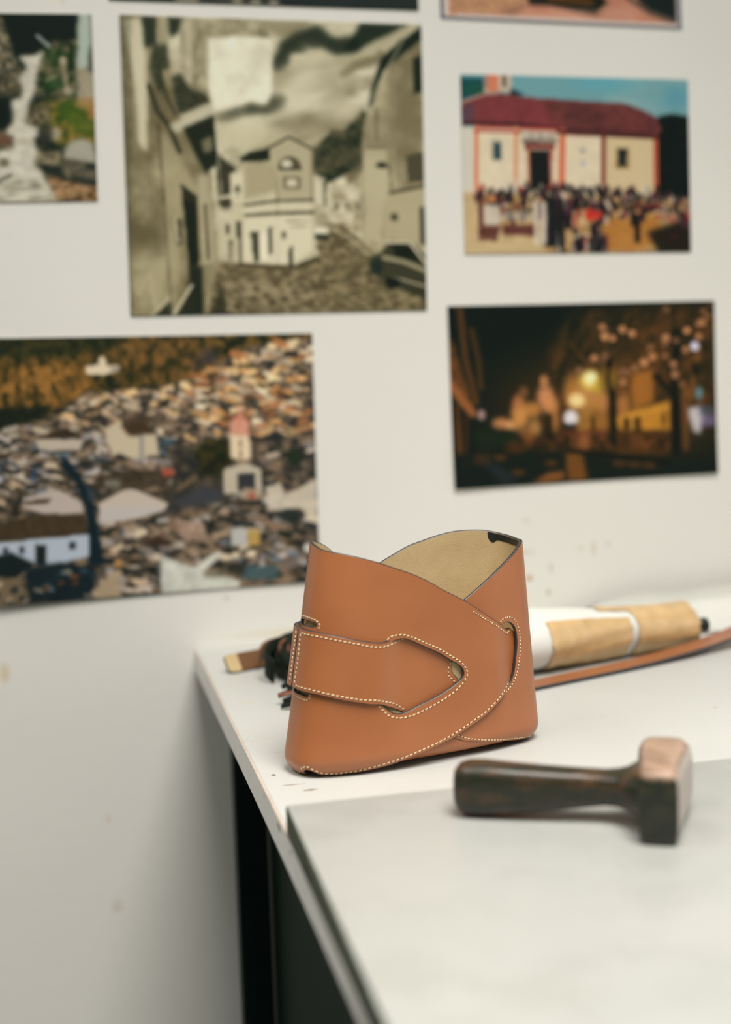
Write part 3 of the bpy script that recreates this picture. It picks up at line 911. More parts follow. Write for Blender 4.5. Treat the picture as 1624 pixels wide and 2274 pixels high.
class Pic:
    """a printed picture, painted on a fine grid of points; coordinates are those of a sketch of the picture"""
    def __init__(s, corners, nx, ny, scale, ox, oy, seed):
        s.nx, s.ny = nx, ny
        u, v = np.meshgrid(np.linspace(0, 1, nx + 1), np.linspace(0, 1, ny + 1))
        H = homog([(0, 0), (1, 0), (1, 1), (0, 1)], corners)
        w = H[2, 0] * u + H[2, 1] * v + H[2, 2]
        s.X = ((H[0, 0] * u + H[0, 1] * v + H[0, 2]) / w - ox) * scale
        s.Y = ((H[1, 0] * u + H[1, 1] * v + H[1, 2]) / w - oy) * scale
        s.c = np.zeros(s.X.shape + (3,))
        s.rg = np.random.default_rng(seed)
    def noise(s, sx, sy=None, octv=3, ang=0.0):
        sy = sy or sx
        ca, sa = math.cos(ang), math.sin(ang)
        xr, yr = s.X * ca + s.Y * sa, -s.X * sa + s.Y * ca
        out = 0; amp = 1; tot = 0
        for k in range(octv):
            L = s.rg.random((64, 64))
            x = xr / sx * 2 ** k + s.rg.random() * 64; y = yr / sy * 2 ** k + s.rg.random() * 64
            xi, yi = np.floor(x).astype(int), np.floor(y).astype(int)
            fx, fy = x - xi, y - yi
            fx = fx * fx * (3 - 2 * fx); fy = fy * fy * (3 - 2 * fy)
            g = lambda i, j: L[(yi + j) % 64, (xi + i) % 64]
            out = out + amp * ((g(0, 0) * (1 - fx) + g(1, 0) * fx) * (1 - fy) + (g(0, 1) * (1 - fx) + g(1, 1) * fx) * fy)
            tot += amp; amp *= .55
        return out / tot
    def put(s, m, col):
        m = np.clip(m, 0, 1)[..., None]
        s.c = s.c * (1 - m) + np.asarray(col, float) * m
        return s
    def fill(s, col):
        s.c[:] = col
        return s
    def mask(s, pts):
        P = np.asarray(pts, float)
        r = np.zeros(s.X.shape, bool)
        x0, y0 = P.min(0); x1, y1 = P.max(0)
        bb = (s.X >= x0) & (s.X <= x1) & (s.Y >= y0) & (s.Y <= y1)
        if bb.any():
            r[bb] = inside(P, np.stack([s.X[bb], s.Y[bb]], 1))
        return r.astype(float)
    def blur(s, m, k):
        for _ in range(k):
            p = np.pad(m, 1, mode='edge')
            m = (p[1:-1, 1:-1] * 4 + 2 * (p[:-2, 1:-1] + p[2:, 1:-1] + p[1:-1, :-2] + p[1:-1, 2:]) + p[:-2, :-2] + p[2:, 2:] + p[:-2, 2:] + p[2:, :-2]) / 16
        return m
    def poly(s, pts, col, a=1.0, soft=1, var=0.0, vs=20):
        m = s.mask(pts)
        if soft: m = s.blur(m, soft)
        col = np.asarray(col, float)
        if var:
            col = col * (1 + var * 2 * (s.noise(vs) - .5))[..., None]
        return s.put(m * a, col)
    def tex(s, pts, c1, c2, sx, sy=None, a=1.0, soft=2, ctr=2.2, ang=0.0, octv=4):
        m = s.blur(s.mask(pts), soft)
        n = np.clip((s.noise(sx, sy, octv, ang) - .5) * ctr + .5, 0, 1)[..., None]
        return s.put(m * a, np.asarray(c1, float) * (1 - n) + np.asarray(c2, float) * n)
    def rect(s, x0, y0, x1, y1, col, a=1.0, soft=1, var=0.0):
        return s.poly([(x0, y0), (x1, y0), (x1, y1), (x0, y1)], col, a, soft, var)
    def blob(s, x, y, rx, ry, col, a=1.0, soft=.35, ang=0.0):
        ca, sa = math.cos(ang), math.sin(ang)
        dx, dy = s.X - x, s.Y - y
        d = np.hypot((dx * ca + dy * sa) / rx, (-dx * sa + dy * ca) / ry)
        return s.put(a * (1 - sm(d, 1 - soft, 1 + soft)), col)
    def line(s, pts, w, col, a=1.0, soft=.4):
        d = np.full(s.X.shape, 1e9)
        for (x1, y1), (x2, y2) in zip(pts[:-1], pts[1:]):
            vx, vy = x2 - x1, y2 - y1
            t = np.clip(((s.X - x1) * vx + (s.Y - y1) * vy) / (vx * vx + vy * vy + 1e-9), 0, 1)
            d = np.minimum(d, np.hypot(s.X - x1 - t * vx, s.Y - y1 - t * vy))
        return s.put(a * (1 - sm(d, w * .5 * (1 - soft), w * .5 * (1 + soft))), col)
    def scatter(s, n, region, wr, hr, pal, a=1.0, soft=1, tilt=0.25):
        R = np.asarray(region, float)
        x0, y0 = R.min(0); x1, y1 = R.max(0)
        k = 0
        while k < n:
            q = np.array([[s.rg.uniform(x0, x1), s.rg.uniform(y0, y1)]])
            if not inside(R, q)[0]: continue
            x, y = q[0]; k += 1
            w, h = s.rg.uniform(*wr), s.rg.uniform(*hr)
            t = s.rg.uniform(-tilt, tilt) * w
            col = np.array(pal[s.rg.integers(len(pal))], float) * s.rg.uniform(.85, 1.12)
            s.poly([(x - w/2, y - h/2 + t), (x + w/2, y - h/2 - t), (x + w/2, y + h/2 - t), (x - w/2, y + h/2 + t)], col, a, soft)
        return s

def lin_np(c):
    x = np.clip(c, 0, 255) / 255.0
    return np.where(x <= .04045, x / 12.92, ((x + .055) / 1.055) ** 2.4)

PRINT_GAIN = 1.06
def sheet(name, quad, pic, label, curl=(0, 0, 0, 0), border=None):
    """quad: four (x, z) corners on the wall, from top left clockwise; a sheet 0.5 mm thick"""
    nx, ny = pic.nx, pic.ny
    u, v = np.meshgrid(np.linspace(0, 1, nx + 1), np.linspace(0, 1, ny + 1))
    q = np.array(quad, float)
    P = (q[0] * ((1 - u) * (1 - v))[..., None] + q[1] * (u * (1 - v))[..., None] + q[2] * (u * v)[..., None] + q[3] * ((1 - u) * v)[..., None])
    cl = curl[0] * ((1-u)*(1-v))**3 + curl[1] * (u*(1-v))**3 + curl[2] * (u*v)**3 + curl[3] * ((1-u)*v)**3
    yf = -.0014 - cl
    F3 = np.stack([P[..., 0], yf, P[..., 1]], -1)
    B3 = F3 + [0, .0005, 0]
    m = (nx + 1) * (ny + 1)
    loc = np.array([q[:, 0].mean(), 0, q[:, 1].mean()])
    V = np.vstack([F3.reshape(-1, 3), B3.reshape(-1, 3)]) - loc
    i, j = np.meshgrid(np.arange(nx), np.arange(ny))
    a0 = (j * (nx + 1) + i).ravel()
    Fq = np.stack([a0, a0 + nx + 1, a0 + nx + 2, a0 + 1], 1)
    per = list(range(nx + 1)) + [(r + 1) * (nx + 1) + nx for r in range(ny)] + [ny * (nx + 1) + k for k in range(nx - 1, -1, -1)] + [r * (nx + 1) for r in range(ny - 1, 0, -1)]
    per = np.array(per); pn = np.roll(per, -1)
    Fs = np.stack([per, pn, pn + m, per + m], 1)
    c4 = np.array([[m, m + nx, m + ny * (nx + 1) + nx, m + ny * (nx + 1)]])
    Fall = np.vstack([Fq, Fs, Fq[:, ::-1] + m])
    me = bpy.data.meshes.new(name)
    me.vertices.add(len(V)); me.vertices.foreach_set('co', V.ravel())
    me.loops.add(Fall.size); me.loops.foreach_set('vertex_index', Fall.ravel().astype(np.int32))
    me.polygons.add(len(Fall))
    me.polygons.foreach_set('loop_start', np.arange(0, Fall.size, 4, dtype=np.int32))
    me.materials.append(M_PRINT); me.materials.append(M_BACK)
    me.polygons.foreach_set('material_index', np.array([0] * len(Fq) + [1] * (len(Fs) + len(Fq)), dtype=np.int32))
    me.update(calc_edges=True)
    col = me.color_attributes.new('picture', 'FLOAT_COLOR', 'POINT')
    L = np.ones((2 * m, 4), np.float32)
    L[:m, :3] = np.clip(lin_np(pic.c) * PRINT_GAIN, 0, .9).reshape(-1, 3)
    L[m:, :3] = .7
    col.data.foreach_set('color', L.ravel())
    o = bpy.data.objects.new(name, me)
    COL.objects.link(o)
    o.location = loc
    tag(o, label, 'photograph', 'photo prints on the wall')
    return o

def pic_street():
    p = Pic([(265,33),(935,55),(948,690),(290,703)], 236, 228, 1624 / 740, 240, 0, 11)
    D, Dm, Mi, Li, W = (30,44,35), (62,64,50), (130,121,95), (188,180,153), (216,210,188)
    p.fill((160,151,124))
    n = np.clip((p.noise(420, 170, 5, -.25) - .5) * 3 + .5, 0, 1)
    p.put(n, (203,196,172))
    n = np.clip((p.noise(260, 120, 4, -.3) - .56) * 5, 0, 1)
    p.put(n * .7, (110,103,80))
    # sky: dark cloud streaks
    p.line([(830,315),(870,235),(930,185),(1010,165),(1070,205),(1120,235),(1190,225)], 66, D, .85, .75)
    for x, y, rx, ry in ((850,300,34,26),(880,225,40,34),(950,190,60,38),(1020,170,44,40),(1010,215,40,26),(1110,220,52,36),(1170,215,44,40),(930,240,40,22)):
        p.blob(x, y, rx, ry, (52,58,46), .7, .7)
    p.poly([(1140,250),(1190,180),(1230,115),(1460,118),(1370,170),(1290,205),(1220,250)], D, .93, 4)
    p.poly([(720,95),(1000,105),(960,150),(850,190),(740,140)], (120,112,88), .6, 6)
    p.line([(1150,360),(1210,320),(1310,290),(1330,270)], 45, (115,108,84), .8, .7)
    p.blob(1180, 455, 35, 25, (110,104,82), .7, .7)
    for x, y, rx, ry, a in ((580,570,50,26,.5),(640,545,50,26,.6),(700,530,36,30,.75),(760,535,46,26,.75),(815,500,44,40,.85),(850,480,24,20,.5)):
        p.blob(x, y, rx, ry, (62,64,50), a, .8)
    for k in range(26):
        x, y = p.rg.uniform(560, 1250), p.rg.uniform(330, 650)
        p.blob(x, y, p.rg.uniform(30, 90), p.rg.uniform(14, 36), (118,110,86) if k % 2 else (212,206,184), .35, .9, -.3)
    p.blob(960, 590, 170, 40, (128,120,94), .55, .8)
    p.blob(1000, 420, 160, 110, (196,190,166), .6, .8)
    p.blob(1150, 530, 110, 60, (200,192,168), .6, .8)
    p.blob(680, 660, 140, 60, (196,188,160), .7, .7)
    # upper left ruin and window glare
    p.tex([(355,85),(730,92),(800,190),(500,200),(490,450),(350,420)], (112,104,80), (178,170,144), 70, 90, .95, 3)
    p.poly([(372,100),(412,96),(410,400),(380,400)], (196,188,164), .7, 4)
    p.poly([(490,190),(640,175),(800,190),(806,440),(770,510),(700,490),(620,520),(515,545),(490,420)], (219,214,195), 1, 4, .08, 60)
    p.blob(740, 260, 45, 60, (190,184,164), .5, .7)
    p.poly([(295,380),(350,355),(400,430),(480,455),(500,500),(340,565),(310,480)], (58,60,46), .95, 3, .3)
    # left building
    p.tex([(50,70),(250,80),(300,300),(330,520),(420,700),(500,840),(555,1545),(100,1545)], (112,103,78), (164,155,126), 130, 160, 1, 2)
    p.poly([(70,95),(165,85),(185,250),(192,480),(190,740),(150,700),(130,420)], (205,198,174), .9, 4)
    p.poly([(163,80),(235,80),(240,210),(180,240)], (48,56,44), .95, 3)
    p.poly([(240,80),(292,80),(300,210),(240,215)], (158,150,124), .9, 2)
    p.poly([(290,80),(362,84),(345,160),(302,190)], (44,52,40), .95, 3)
    p.poly([(215,220),(290,215),(300,330),(260,350),(280,480),(230,420),(200,330)], (52,58,44), .85, 4, .4)
    p.line([(200,420),(240,540),(300,620),(350,740)], 26, (56,58,44), .85)
    p.line([(240,300),(290,480),(330,560)], 16, (60,60,46), .8)
    p.poly([(300,610),(500,505),(512,550),(330,650)], (188,182,160), .95, 3)
    p.poly([(365,625),(512,562),(535,800),(475,845),(430,760)], (40,46,36), 1, 2)
    p.poly([(455,690),(505,660),(515,730),(470,750)], (150,142,116), .7, 2)
    p.line([(512,570),(530,800),(545,1000)], 10, (34,44,35), .95)
    p.poly([(535,750),(625,818),(605,960),(555,985)], (62,62,48), .95, 2, .3)
    p.line([(245,600),(275,1000),(312,1540)], 9, (76,72,55), .9)
    p.poly([(258,630),(350,760),(420,900),(360,890),(350,1380),(300,1400)], (166,156,128), .65, 3)
    p.poly([(355,895),(436,955),(446,1305),(395,1305)], (52,54,42), 1, 1)
    p.poly([(372,965),(428,1000),(440,1290),(398,1290)], (32,44,35), 1, 1)
    p.poly([(440,850),(500,860),(520,1280),(460,1290)], (176,167,140), .8, 2)
    p.line([(475,1000),(490,1260)], 16, (80,76,58), .8)
    p.poly([(395,1300),(465,1300),(470,1535),(385,1540)], (44,50,40), 1, 2)
    p.poly([(335,1540),(410,1395),(420,1545)], (48,52,42), 1, 2)
    p.line([(318,1535),(408,1392)], 14, (196,188,162), .9)
    p.poly([(225,1540),(300,1465),(310,1540)], (48,52,40), .95, 2)
    p.line([(215,1535),(300,1455)], 12, (190,182,156), .8)
    p.rect(335, 1070, 362, 1195, (70,68,52), .9, 1)
    p.line([(328,1060),(345,1180)], 8, (200,192,168), .8)
    p.blob(150, 1150, 90, 90, (96,88,66), .5, .8)
    p.line([(150,1440),(205,1330),(230,1500)], 16, (180,170,142), .5)
    # hill and trees
    p.tex([(985,735),(1040,690),(1090,630),(1150,630),(1200,590),(1245,530),(1262,560),(1255,830),(1180,860),(1070,920),(990,860)], (40,50,38), (92,88,68), 45, 45, 1, 2)
    # right row of houses
    p.tex([(1060,900),(1150,855),(1240,825),(1310,900),(1330,1200),(1180,1120),(1060,1070)], (150,140,114), (212,204,180), 40, 60, 1, 1)
    p.poly([(1150,860),(1240,790),(1245,830),(1180,900)], (110,102,80), .9, 2)
    for x, y, h in ((1110,990,30),(1160,990,26),(1215,990,36),(1240,950,40),(1300,960,44)):
        p.rect(x, y, x + 14, y + h, (72,70,55), .85)
    p.poly([(985,840),(1060,870),(1060,1000),(1000,1000)], (200,192,168), .9, 2)
    p.rect(1050, 880, 1066, 1010, (70,70,55), .8)
    p.rect(1010, 1035, 1070, 1110, (150,142,116), .8)
    # right building
    p.tex([(1535,130),(1330,285),(1268,530),(1240,640),(1240,1180),(1300,1230),(1560,1200),(1545,130)], (122,113,88), (172,163,135), 160, 160, 1, 2)
    p.poly([(1535,125),(1440,185),(1330,285),(1285,430),(1265,530),(1290,500),(1340,350),(1430,270),(1535,190)], (32,44,35), 1, 2)
    p.line([(1250,540),(1440,190),(1500,130)], 14, (190,183,160), .45)
    p.poly([(1482,290),(1532,262),(1536,445),(1490,462)], (40,48,38), 1, 1)
    p.poly([(1450,760),(1532,738),(1537,884),(1462,892)], (78,75,60), .95, 1)
    p.poly([(1250,720),(1360,720),(1360,900),(1330,1180),(1250,1170)], (182,173,146), .8, 2)
    p.rect(1250, 716, 1358, 726, (110,102,80), .8)
    p.rect(1300, 530, 1316, 690, (90,84,65), .6)
    p.poly([(1350,950),(1550,900),(1555,1200),(1340,1200)], (172,162,134), .9, 1)
    p.line([(1375,940),(1535,908)], 16, (66,64,50), .9)
    p.rect(1375, 1040, 1412, 1078, (70,68,53), .9)
    p.blob(1335, 805, 28, 16, (46,50,40), .95, .5)
    p.line([(1370,810),(1380,920)], 8, (84,80,62), .8)
    p.rect(1520, 1010, 1550, 1190, (60,60,46), .85)
    # street
    p.tex([(540,1280),(880,1300),(1035,1262),(1010,1200),(1060,1085),(1140,1090),(1300,1235),(1560,1400),(1560,1540),(480,1545)], (88,80,60), (140,128,100), 26, 15, 1, 2, 2.6)
    p.tex([(560,1360),(960,1360),(1100,1530),(560,1540)], (80,72,54), (158,146,118), 30, 18, .8, 6, 2.6, .3)
    p.line([(1060,1090),(1180,1160),(1290,1260)], 12, (186,176,150), .6)
    p.line([(1000,1390),(1250,1340),(1300,1300)], 14, (80,74,56), .6)
    # centre corner house
    p.poly([(600,845),(655,835),(660,790),(790,785),(790,712),(882,664),(998,722),(1006,1240),(900,1298),(650,1282),(540,1262),(545,1060),(600,1030)], (188,180,154), 1, 1, .06, 60)
    p.poly([(790,712),(882,664),(998,722),(1000,960),(826,970),(792,780)], (172,163,136), .9, 1)
    p.poly([(640,775),(690,742),(785,722),(788,785),(660,792)], (38,46,36), 1, 1)
    p.line([(785,722),(882,668),(1000,728)], 12, (66,66,52), .95)
    p.line([(992,730),(1002,1240)], 8, (120,112,90), .7)
    p.line([(826,870),(828,1290)], 8, (110,102,80), .7)
    p.blob(886, 815, 56, 52, (82,78,60), .95, .12); p.rect(820, 826, 950, 880, (174,165,138), 1, 1)
    p.blob(872, 800, 26, 22, (215,208,186), .9, .3); p.rect(832, 818, 942, 828, (70,68,54), .9)
    p.rect(856, 862, 938, 922, (110,102,80), .9); p.rect(870, 874, 924, 910, (200,192,168), 1)
    p.poly([(665,795),(790,790),(822,840),(822,930),(670,970)], (160,150,122), .8, 2)
    p.line([(668,1000),(828,978),(1000,974)], 13, (64,62,48), .9)
    p.line([(672,1050),(828,1040),(1000,1036)], 15, (70,67,52), .9)
    p.line([(670,1025),(828,1010),(1000,1006)], 24, (206,198,174), .8)
    p.poly([(670,1062),(826,1052),(1000,1048),(1004,1220),(890,1285),(650,1275)], (212,204,180), .8, 1)
    for q in ([(695,1130),(738,1128),(740,1270),(712,1280)], [(778,1108),(802,1106),(804,1236),(784,1240)], [(848,1130),(866,1126),(868,1160),(850,1168)]):
        p.poly(q, (60,60,46), .9, 1)
    p.poly([(738,1140),(775,1130),(780,1260),(745,1270)], (222,214,192), .9, 1)
    p.line([(870,1080),(985,1074)], 9, (150,140,114), .9); p.line([(890,1106),(975,1100)], 9, (160,150,122), .9)
    p.rect(885, 1205, 903, 1300, (34,42,34), 1, 1)
    p.line([(640,1290),(800,1300),(930,1302),(1032,1262)], 20, (84,76,58), .9)
    p.line([(930,1288),(1020,1250)], 12, (60,58,44), .8)
    p.poly([(600,850),(655,840),(660,980),(605,990)], (206,198,174), .9, 1)
    p.rect(622, 900, 642, 960, (78,74,58), .85)
    p.line([(548,965),(640,945)], 14, (210,202,178), .9); p.rect(555, 975, 600, 1015, (60,58,46), .9)
    p.rect(540, 1035, 600, 1060, (206,198,174), .8)
    p.rect(575, 1090, 596, 1140, (70,66,52), .9); p.rect(626, 1080, 652, 1160, (60,58,45), .9); p.rect(590, 1170, 606, 1270, (84,78,60), .8); p.rect(640, 1160, 654, 1280, (66,62,48), .9)
    # cars
    p.poly([(1005,1120),(1030,1105),(1070,1108),(1078,1135),(1060,1165),(1010,1165)], (215,208,188), 1, 1); p.rect(1008, 1140, 1072, 1168, (40,46,36), .9)
    p.poly([(1270,1255),(1330,1230),(1370,1175),(1470,1180),(1545,1240),(1560,1300),(1560,1430),(1460,1410),(1370,1385),(1280,1330)], (66,66,52), 1, 2)
    p.poly([(1385,1195),(1465,1195),(1530,1270),(1400,1260)], (30,40,32), .95, 2)
    p.line([(1360,1180),(1470,1182),(1560,1300)], 12, (200,192,168), .85)
    p.line([(1345,1255),(1440,1275),(1560,1325)], 22, (158,150,124), .85)
    p.line([(1390,1350),(1560,1400)], 9, (176,168,142), .8)
    p.blob(1310, 1300, 30, 40, (36,50,46), .8, .4); p.blob(1385, 1380, 40, 30, (24,34,28), .9, .4)
    p.poly([(1400,1395),(1560,1425),(1560,1460),(1440,1420)], (44,46,36), .8, 3)
    p.poly([(490,1540),(560,1385),(585,1540)], (58,58,44), .9, 3)
    p.poly([(50,60),(110,60),(120,1550),(100,1550)], (60,62,48), .35, 5)
    p.c = np.clip((p.c - 118) * 1.16 + 118, 20, 236)
    return p

def pic_town():
    p = Pic([(-18,752),(693,740),(710,1290),(-22,1347)], 252, 206, 1624 / 740, 0, 720, 21)
    p.fill((52,50,40))
    # hillside wood
    p.tex([(-60,60),(1540,30),(1540,330),(-60,560)], (26,36,22), (112,84,42), 34, 34, 1, 2, 3.2)
    p.tex([(-60,190),(420,170),(480,300),(280,400),(0,430),(-60,430)], (60,52,24), (176,120,58), 30, 40, .75, 8, 3)
    p.poly([(-60,60),(620,50),(560,130),(300,150),(-60,160)], (32,40,24), .7, 6, .4)
    p.poly([(-60,400),(260,380),(240,450),(-60,520)], (22,32,24), .9, 5, .3)
    p.poly([(900,150),(1040,110),(1080,170),(960,220)], (62,58,62), .8, 6)
    p.tex([(560,80),(980,60),(1000,190),(840,290),(600,280)], (48,46,24), (140,98,52), 30, 36, .7, 8, 3)
    town = [(-60,520),(230,450),(430,330),(860,290),(1000,230),(1200,110),(1540,60),(1600,1300),(-60,1400)]
    p.tex(town, (40,42,40), (136,114,92), 40, 24, 1, 3, 2.6)
    warm = [(226,186,132), (214,160,100), (236,206,160), (190,126,78), (206,146,104), (232,214,186), (168,108,66)]
    mid = [(206,186,160), (186,160,134), (216,198,172), (150,126,106), (122,100,82), (196,182,170)]
    cool = [(176,168,166), (150,140,138), (196,188,184), (120,110,104), (104,112,124), (188,172,156)]
    dark = [(34,38,34), (48,44,36), (30,40,44), (58,48,36), (26,32,26)]
    p.scatter(150, [(860,300),(1000,230),(1200,110),(1530,70),(1540,500),(1240,520),(900,440)], (34,80), (16,34), warm + mid[:2], .95, 1)
    p.scatter(60, [(860,330),(1200,150),(1530,100),(1540,520),(900,460)], (24,60), (8,18), [(90,60,40),(60,50,34),(120,80,50),(46,44,32)], .9, 1)
    p.scatter(110, [(430,330),(860,300),(1130,440),(1130,560),(500,560),(260,440)], (34,80), (14,30), mid + warm[:2], .95, 1)
    p.scatter(60, [(280,400),(860,320),(1130,450),(1130,600),(300,600)], (30,70), (8,18), dark, .9, 1)
    p.scatter(120, [(-40,520),(230,450),(480,520),(860,560),(860,760),(430,800),(-40,900)], (36,90), (16,34), cool + mid, .95, 1)
    p.scatter(80, [(-40,540),(860,580),(860,900),(-40,900)], (30,90), (8,22), dark, .9, 1)
    p.scatter(110, [(500,920),(1240,640),(1550,560),(1560,1240),(500,1320)], (40,100), (18,44), mid + cool, .95, 1)
    p.scatter(85, [(500,920),(1240,640),(1550,560),(1560,1240),(500,1330)], (30,90), (10,30), dark, .9, 1)
    # wooded gully in the middle
    p.tex([(860,560),(960,600),(1100,540),(1140,640),(1110,740),(1090,850),(900,870),(830,860),(850,700)], (40,42,40), (86,76,62), 40, 40, 1, 5)
    p.tex([(955,590),(1020,550),(1120,530),(1150,650),(1080,730),(990,720)], (26,32,20), (66,60,30), 34, 34, 1, 3)
    p.poly([(840,860),(1000,770),(1100,800),(1090,860),(900,880)], (62,64,70), .9, 5)
    p.line([(880,790),(960,730)], 22, (140,112,80), .6, .7)
    p.blob(1440, 630, 45, 42, (34,44,32), 1, .3); p.blob(1420, 920, 60, 40, (30,40,38), .9, .4); p.blob(690, 470, 70, 36, (54,44,30), .7, .5)
    # chapel on the hill
    p.poly([(428,200),(490,190),(492,160),(510,150),(526,162),(528,195),(592,192),(590,220),(510,242),(430,236)], (226,208,180), 1, 1)
    p.rect(552, 200, 592, 222, (120,116,110), .6)
    # big pale church body left of centre
    p.poly([(520,500),(600,450),(620,520),(770,520),(785,620),(650,640),(540,590)], (200,184,158), 1, 1); p.poly([(600,480),(700,450),(780,520),(640,530)], (66,52,38), 1, 2)
    p.rect(690, 530, 712, 630, (120,126,130), .7); p.rect(790, 540, 860, 580, (60,84,96), .8)
    p.poly([(180,540),(330,490),(420,540),(260,545)], (56,46,34), 1, 1); p.poly([(180,550),(420,545),(400,600),(200,600)], (190,176,160), 1, 1)
    # red spired tower
    p.poly([(1130,520),(1222,520),(1228,640),(1180,650),(1132,635)], (228,206,176), 1, 1)
    p.poly([(1132,455),(1165,440),(1178,370),(1192,440),(1218,455),(1222,525),(1130,525)], (206,134,112), 1, 1)
    for k in range(4):
        p.rect(1136, 462 + k * 16, 1218, 467 + k * 16, (232,196,168), .8)
    p.rect(1172, 545, 1184, 585, (120,90,64), .8); p.rect(1172, 600, 1184, 640, (110,84,62), .8)
    # long dark street
    p.poly([(300,620),(340,640),(385,700),(430,770),(470,860),(492,980),(520,1165),(440,1160),(440,1000),(425,880),(380,760),(310,690)], (16,34,42), 1, 2)
    p.poly([(430,770),(470,790),(470,860),(440,840)], (60,70,80), .7, 2)
    # white gable houses
    p.poly([(490,850),(640,768),(830,850),(820,890),(700,930),(500,962)], (196,182,168), 1, 1); p.line([(492,852),(640,772),(830,852)], 14, (70,58,46), .8)
    p.poly([(500,880),(800,870),(800,895),(690,925),(505,955)], (190,184,184), .7, 2)
    p.poly([(120,830),(290,790),(410,850),(420,920),(240,915),(120,880)], (186,172,164), 1, 1); p.poly([(120,845),(260,835),(240,860),(130,865)], (70,56,42), .9, 1)
    p.poly([(460,730),(640,690),(840,700),(830,770),(660,790),(480,780)], (64,54,42), .95, 2, .3); p.rect(520, 745, 600, 780, (130,124,112), .8); p.rect(800, 690, 860, 725, (176,84,66), .9)
    p.rect(160, 690, 190, 750, (40,70,96), .8); p.rect(60, 860, 100, 930, (40,40,34), .9)
    # long building with brown roof, lower left
    p.poly([(-60,975),(200,912),(425,908),(442,1012),(-60,1058)], (66,54,38), 1, 1, .25, 16)
    p.poly([(-60,1058),(442,1012),(448,1120),(250,1168),(-60,1140)], (176,186,200), 1, 1)
    p.rect(180, 1062, 232, 1165, (24,34,34), 1); p.rect(350, 1050, 378, 1086, (40,48,56), 1); p.rect(100, 1070, 126, 1106, (50,58,66), 1); p.rect(20, 1076, 46, 1110, (50,58,66), 1)
    p.poly([(-60,1130),(60,1100),(185,1160),(90,1232),(-60,1210)], (20,32,32), 1, 2); p.line([(90,1232),(185,1162)], 12, (120,104,84), .9)
    p.poly([(-60,1220),(120,1240),(160,1330),(-60,1400)], (112,96,76), .9, 2); p.scatter(14, [(-40,1230),(150,1240),(150,1340),(-40,1360)], (30,60), (8,18), dark + mid[:2], .9)
    p.poly([(130,1180),(300,1150),(480,1180),(470,1300),(420,1340),(150,1355)], (18,32,38), .95, 3)
    p.scatter(22, [(150,1200),(470,1180),(460,1330),(170,1350)], (20,56), (10,24), [(60,90,110),(36,56,66),(150,136,116),(110,70,40),(20,28,28)], .9)
    p.poly([(450,1310),(560,1200),(605,1180),(605,1330),(480,1335)], (176,154,126), .9, 1)
    # pale walls bottom centre
    p.poly([(790,1110),(900,1160),(960,1180),(1060,1100),(1010,1190),(1180,1250),(1170,1290),(940,1320),(800,1320)], (204,204,194), .95, 2, .12, 40)
    p.poly([(960,1180),(1080,1090),(1090,1120),(1000,1200)], (214,212,200), .9, 1)
    p.rect(1000, 1190, 1100, 1230, (110,100,80), .7, 2); p.rect(1190, 1170, 1360, 1240, (62,88,94), .85, 2); p.rect(1120, 1160, 1200, 1210, (40,44,38), .9, 2)
    p.poly([(1300,780),(1370,760),(1390,820),(1540,740),(1545,960),(1460,880),(1310,900)], (206,194,176), .9, 1); p.poly([(1100,690),(1200,660),(1280,690),(1280,820),(1100,810)], (196,184,164), .95, 1)
    p.rect(1165, 712, 1250, 800, (44,46,50), .95, 1); p.rect(1190, 785, 1270, 840, (168,144,122), .9, 1); p.blob(1232, 822, 14, 14, (170,70,52), 1)
    p.rect(1135, 980, 1215, 1070, (190,188,184), .95); p.rect(1212, 990, 1275, 1070, (184,150,84), .95); p.rect(1140, 950, 1250, 980, (40,46,48), .9)
    p.poly([(690,1050),(780,1020),(880,1060),(760,1075)], (58,44,32), .95, 1); p.poly([(860,930),(1000,960),(1030,1050),(900,1040)], (168,140,122), .85, 1, .2)
    p.rect(575, 1140, 604, 1180, (190,130,60), .8)
    return p

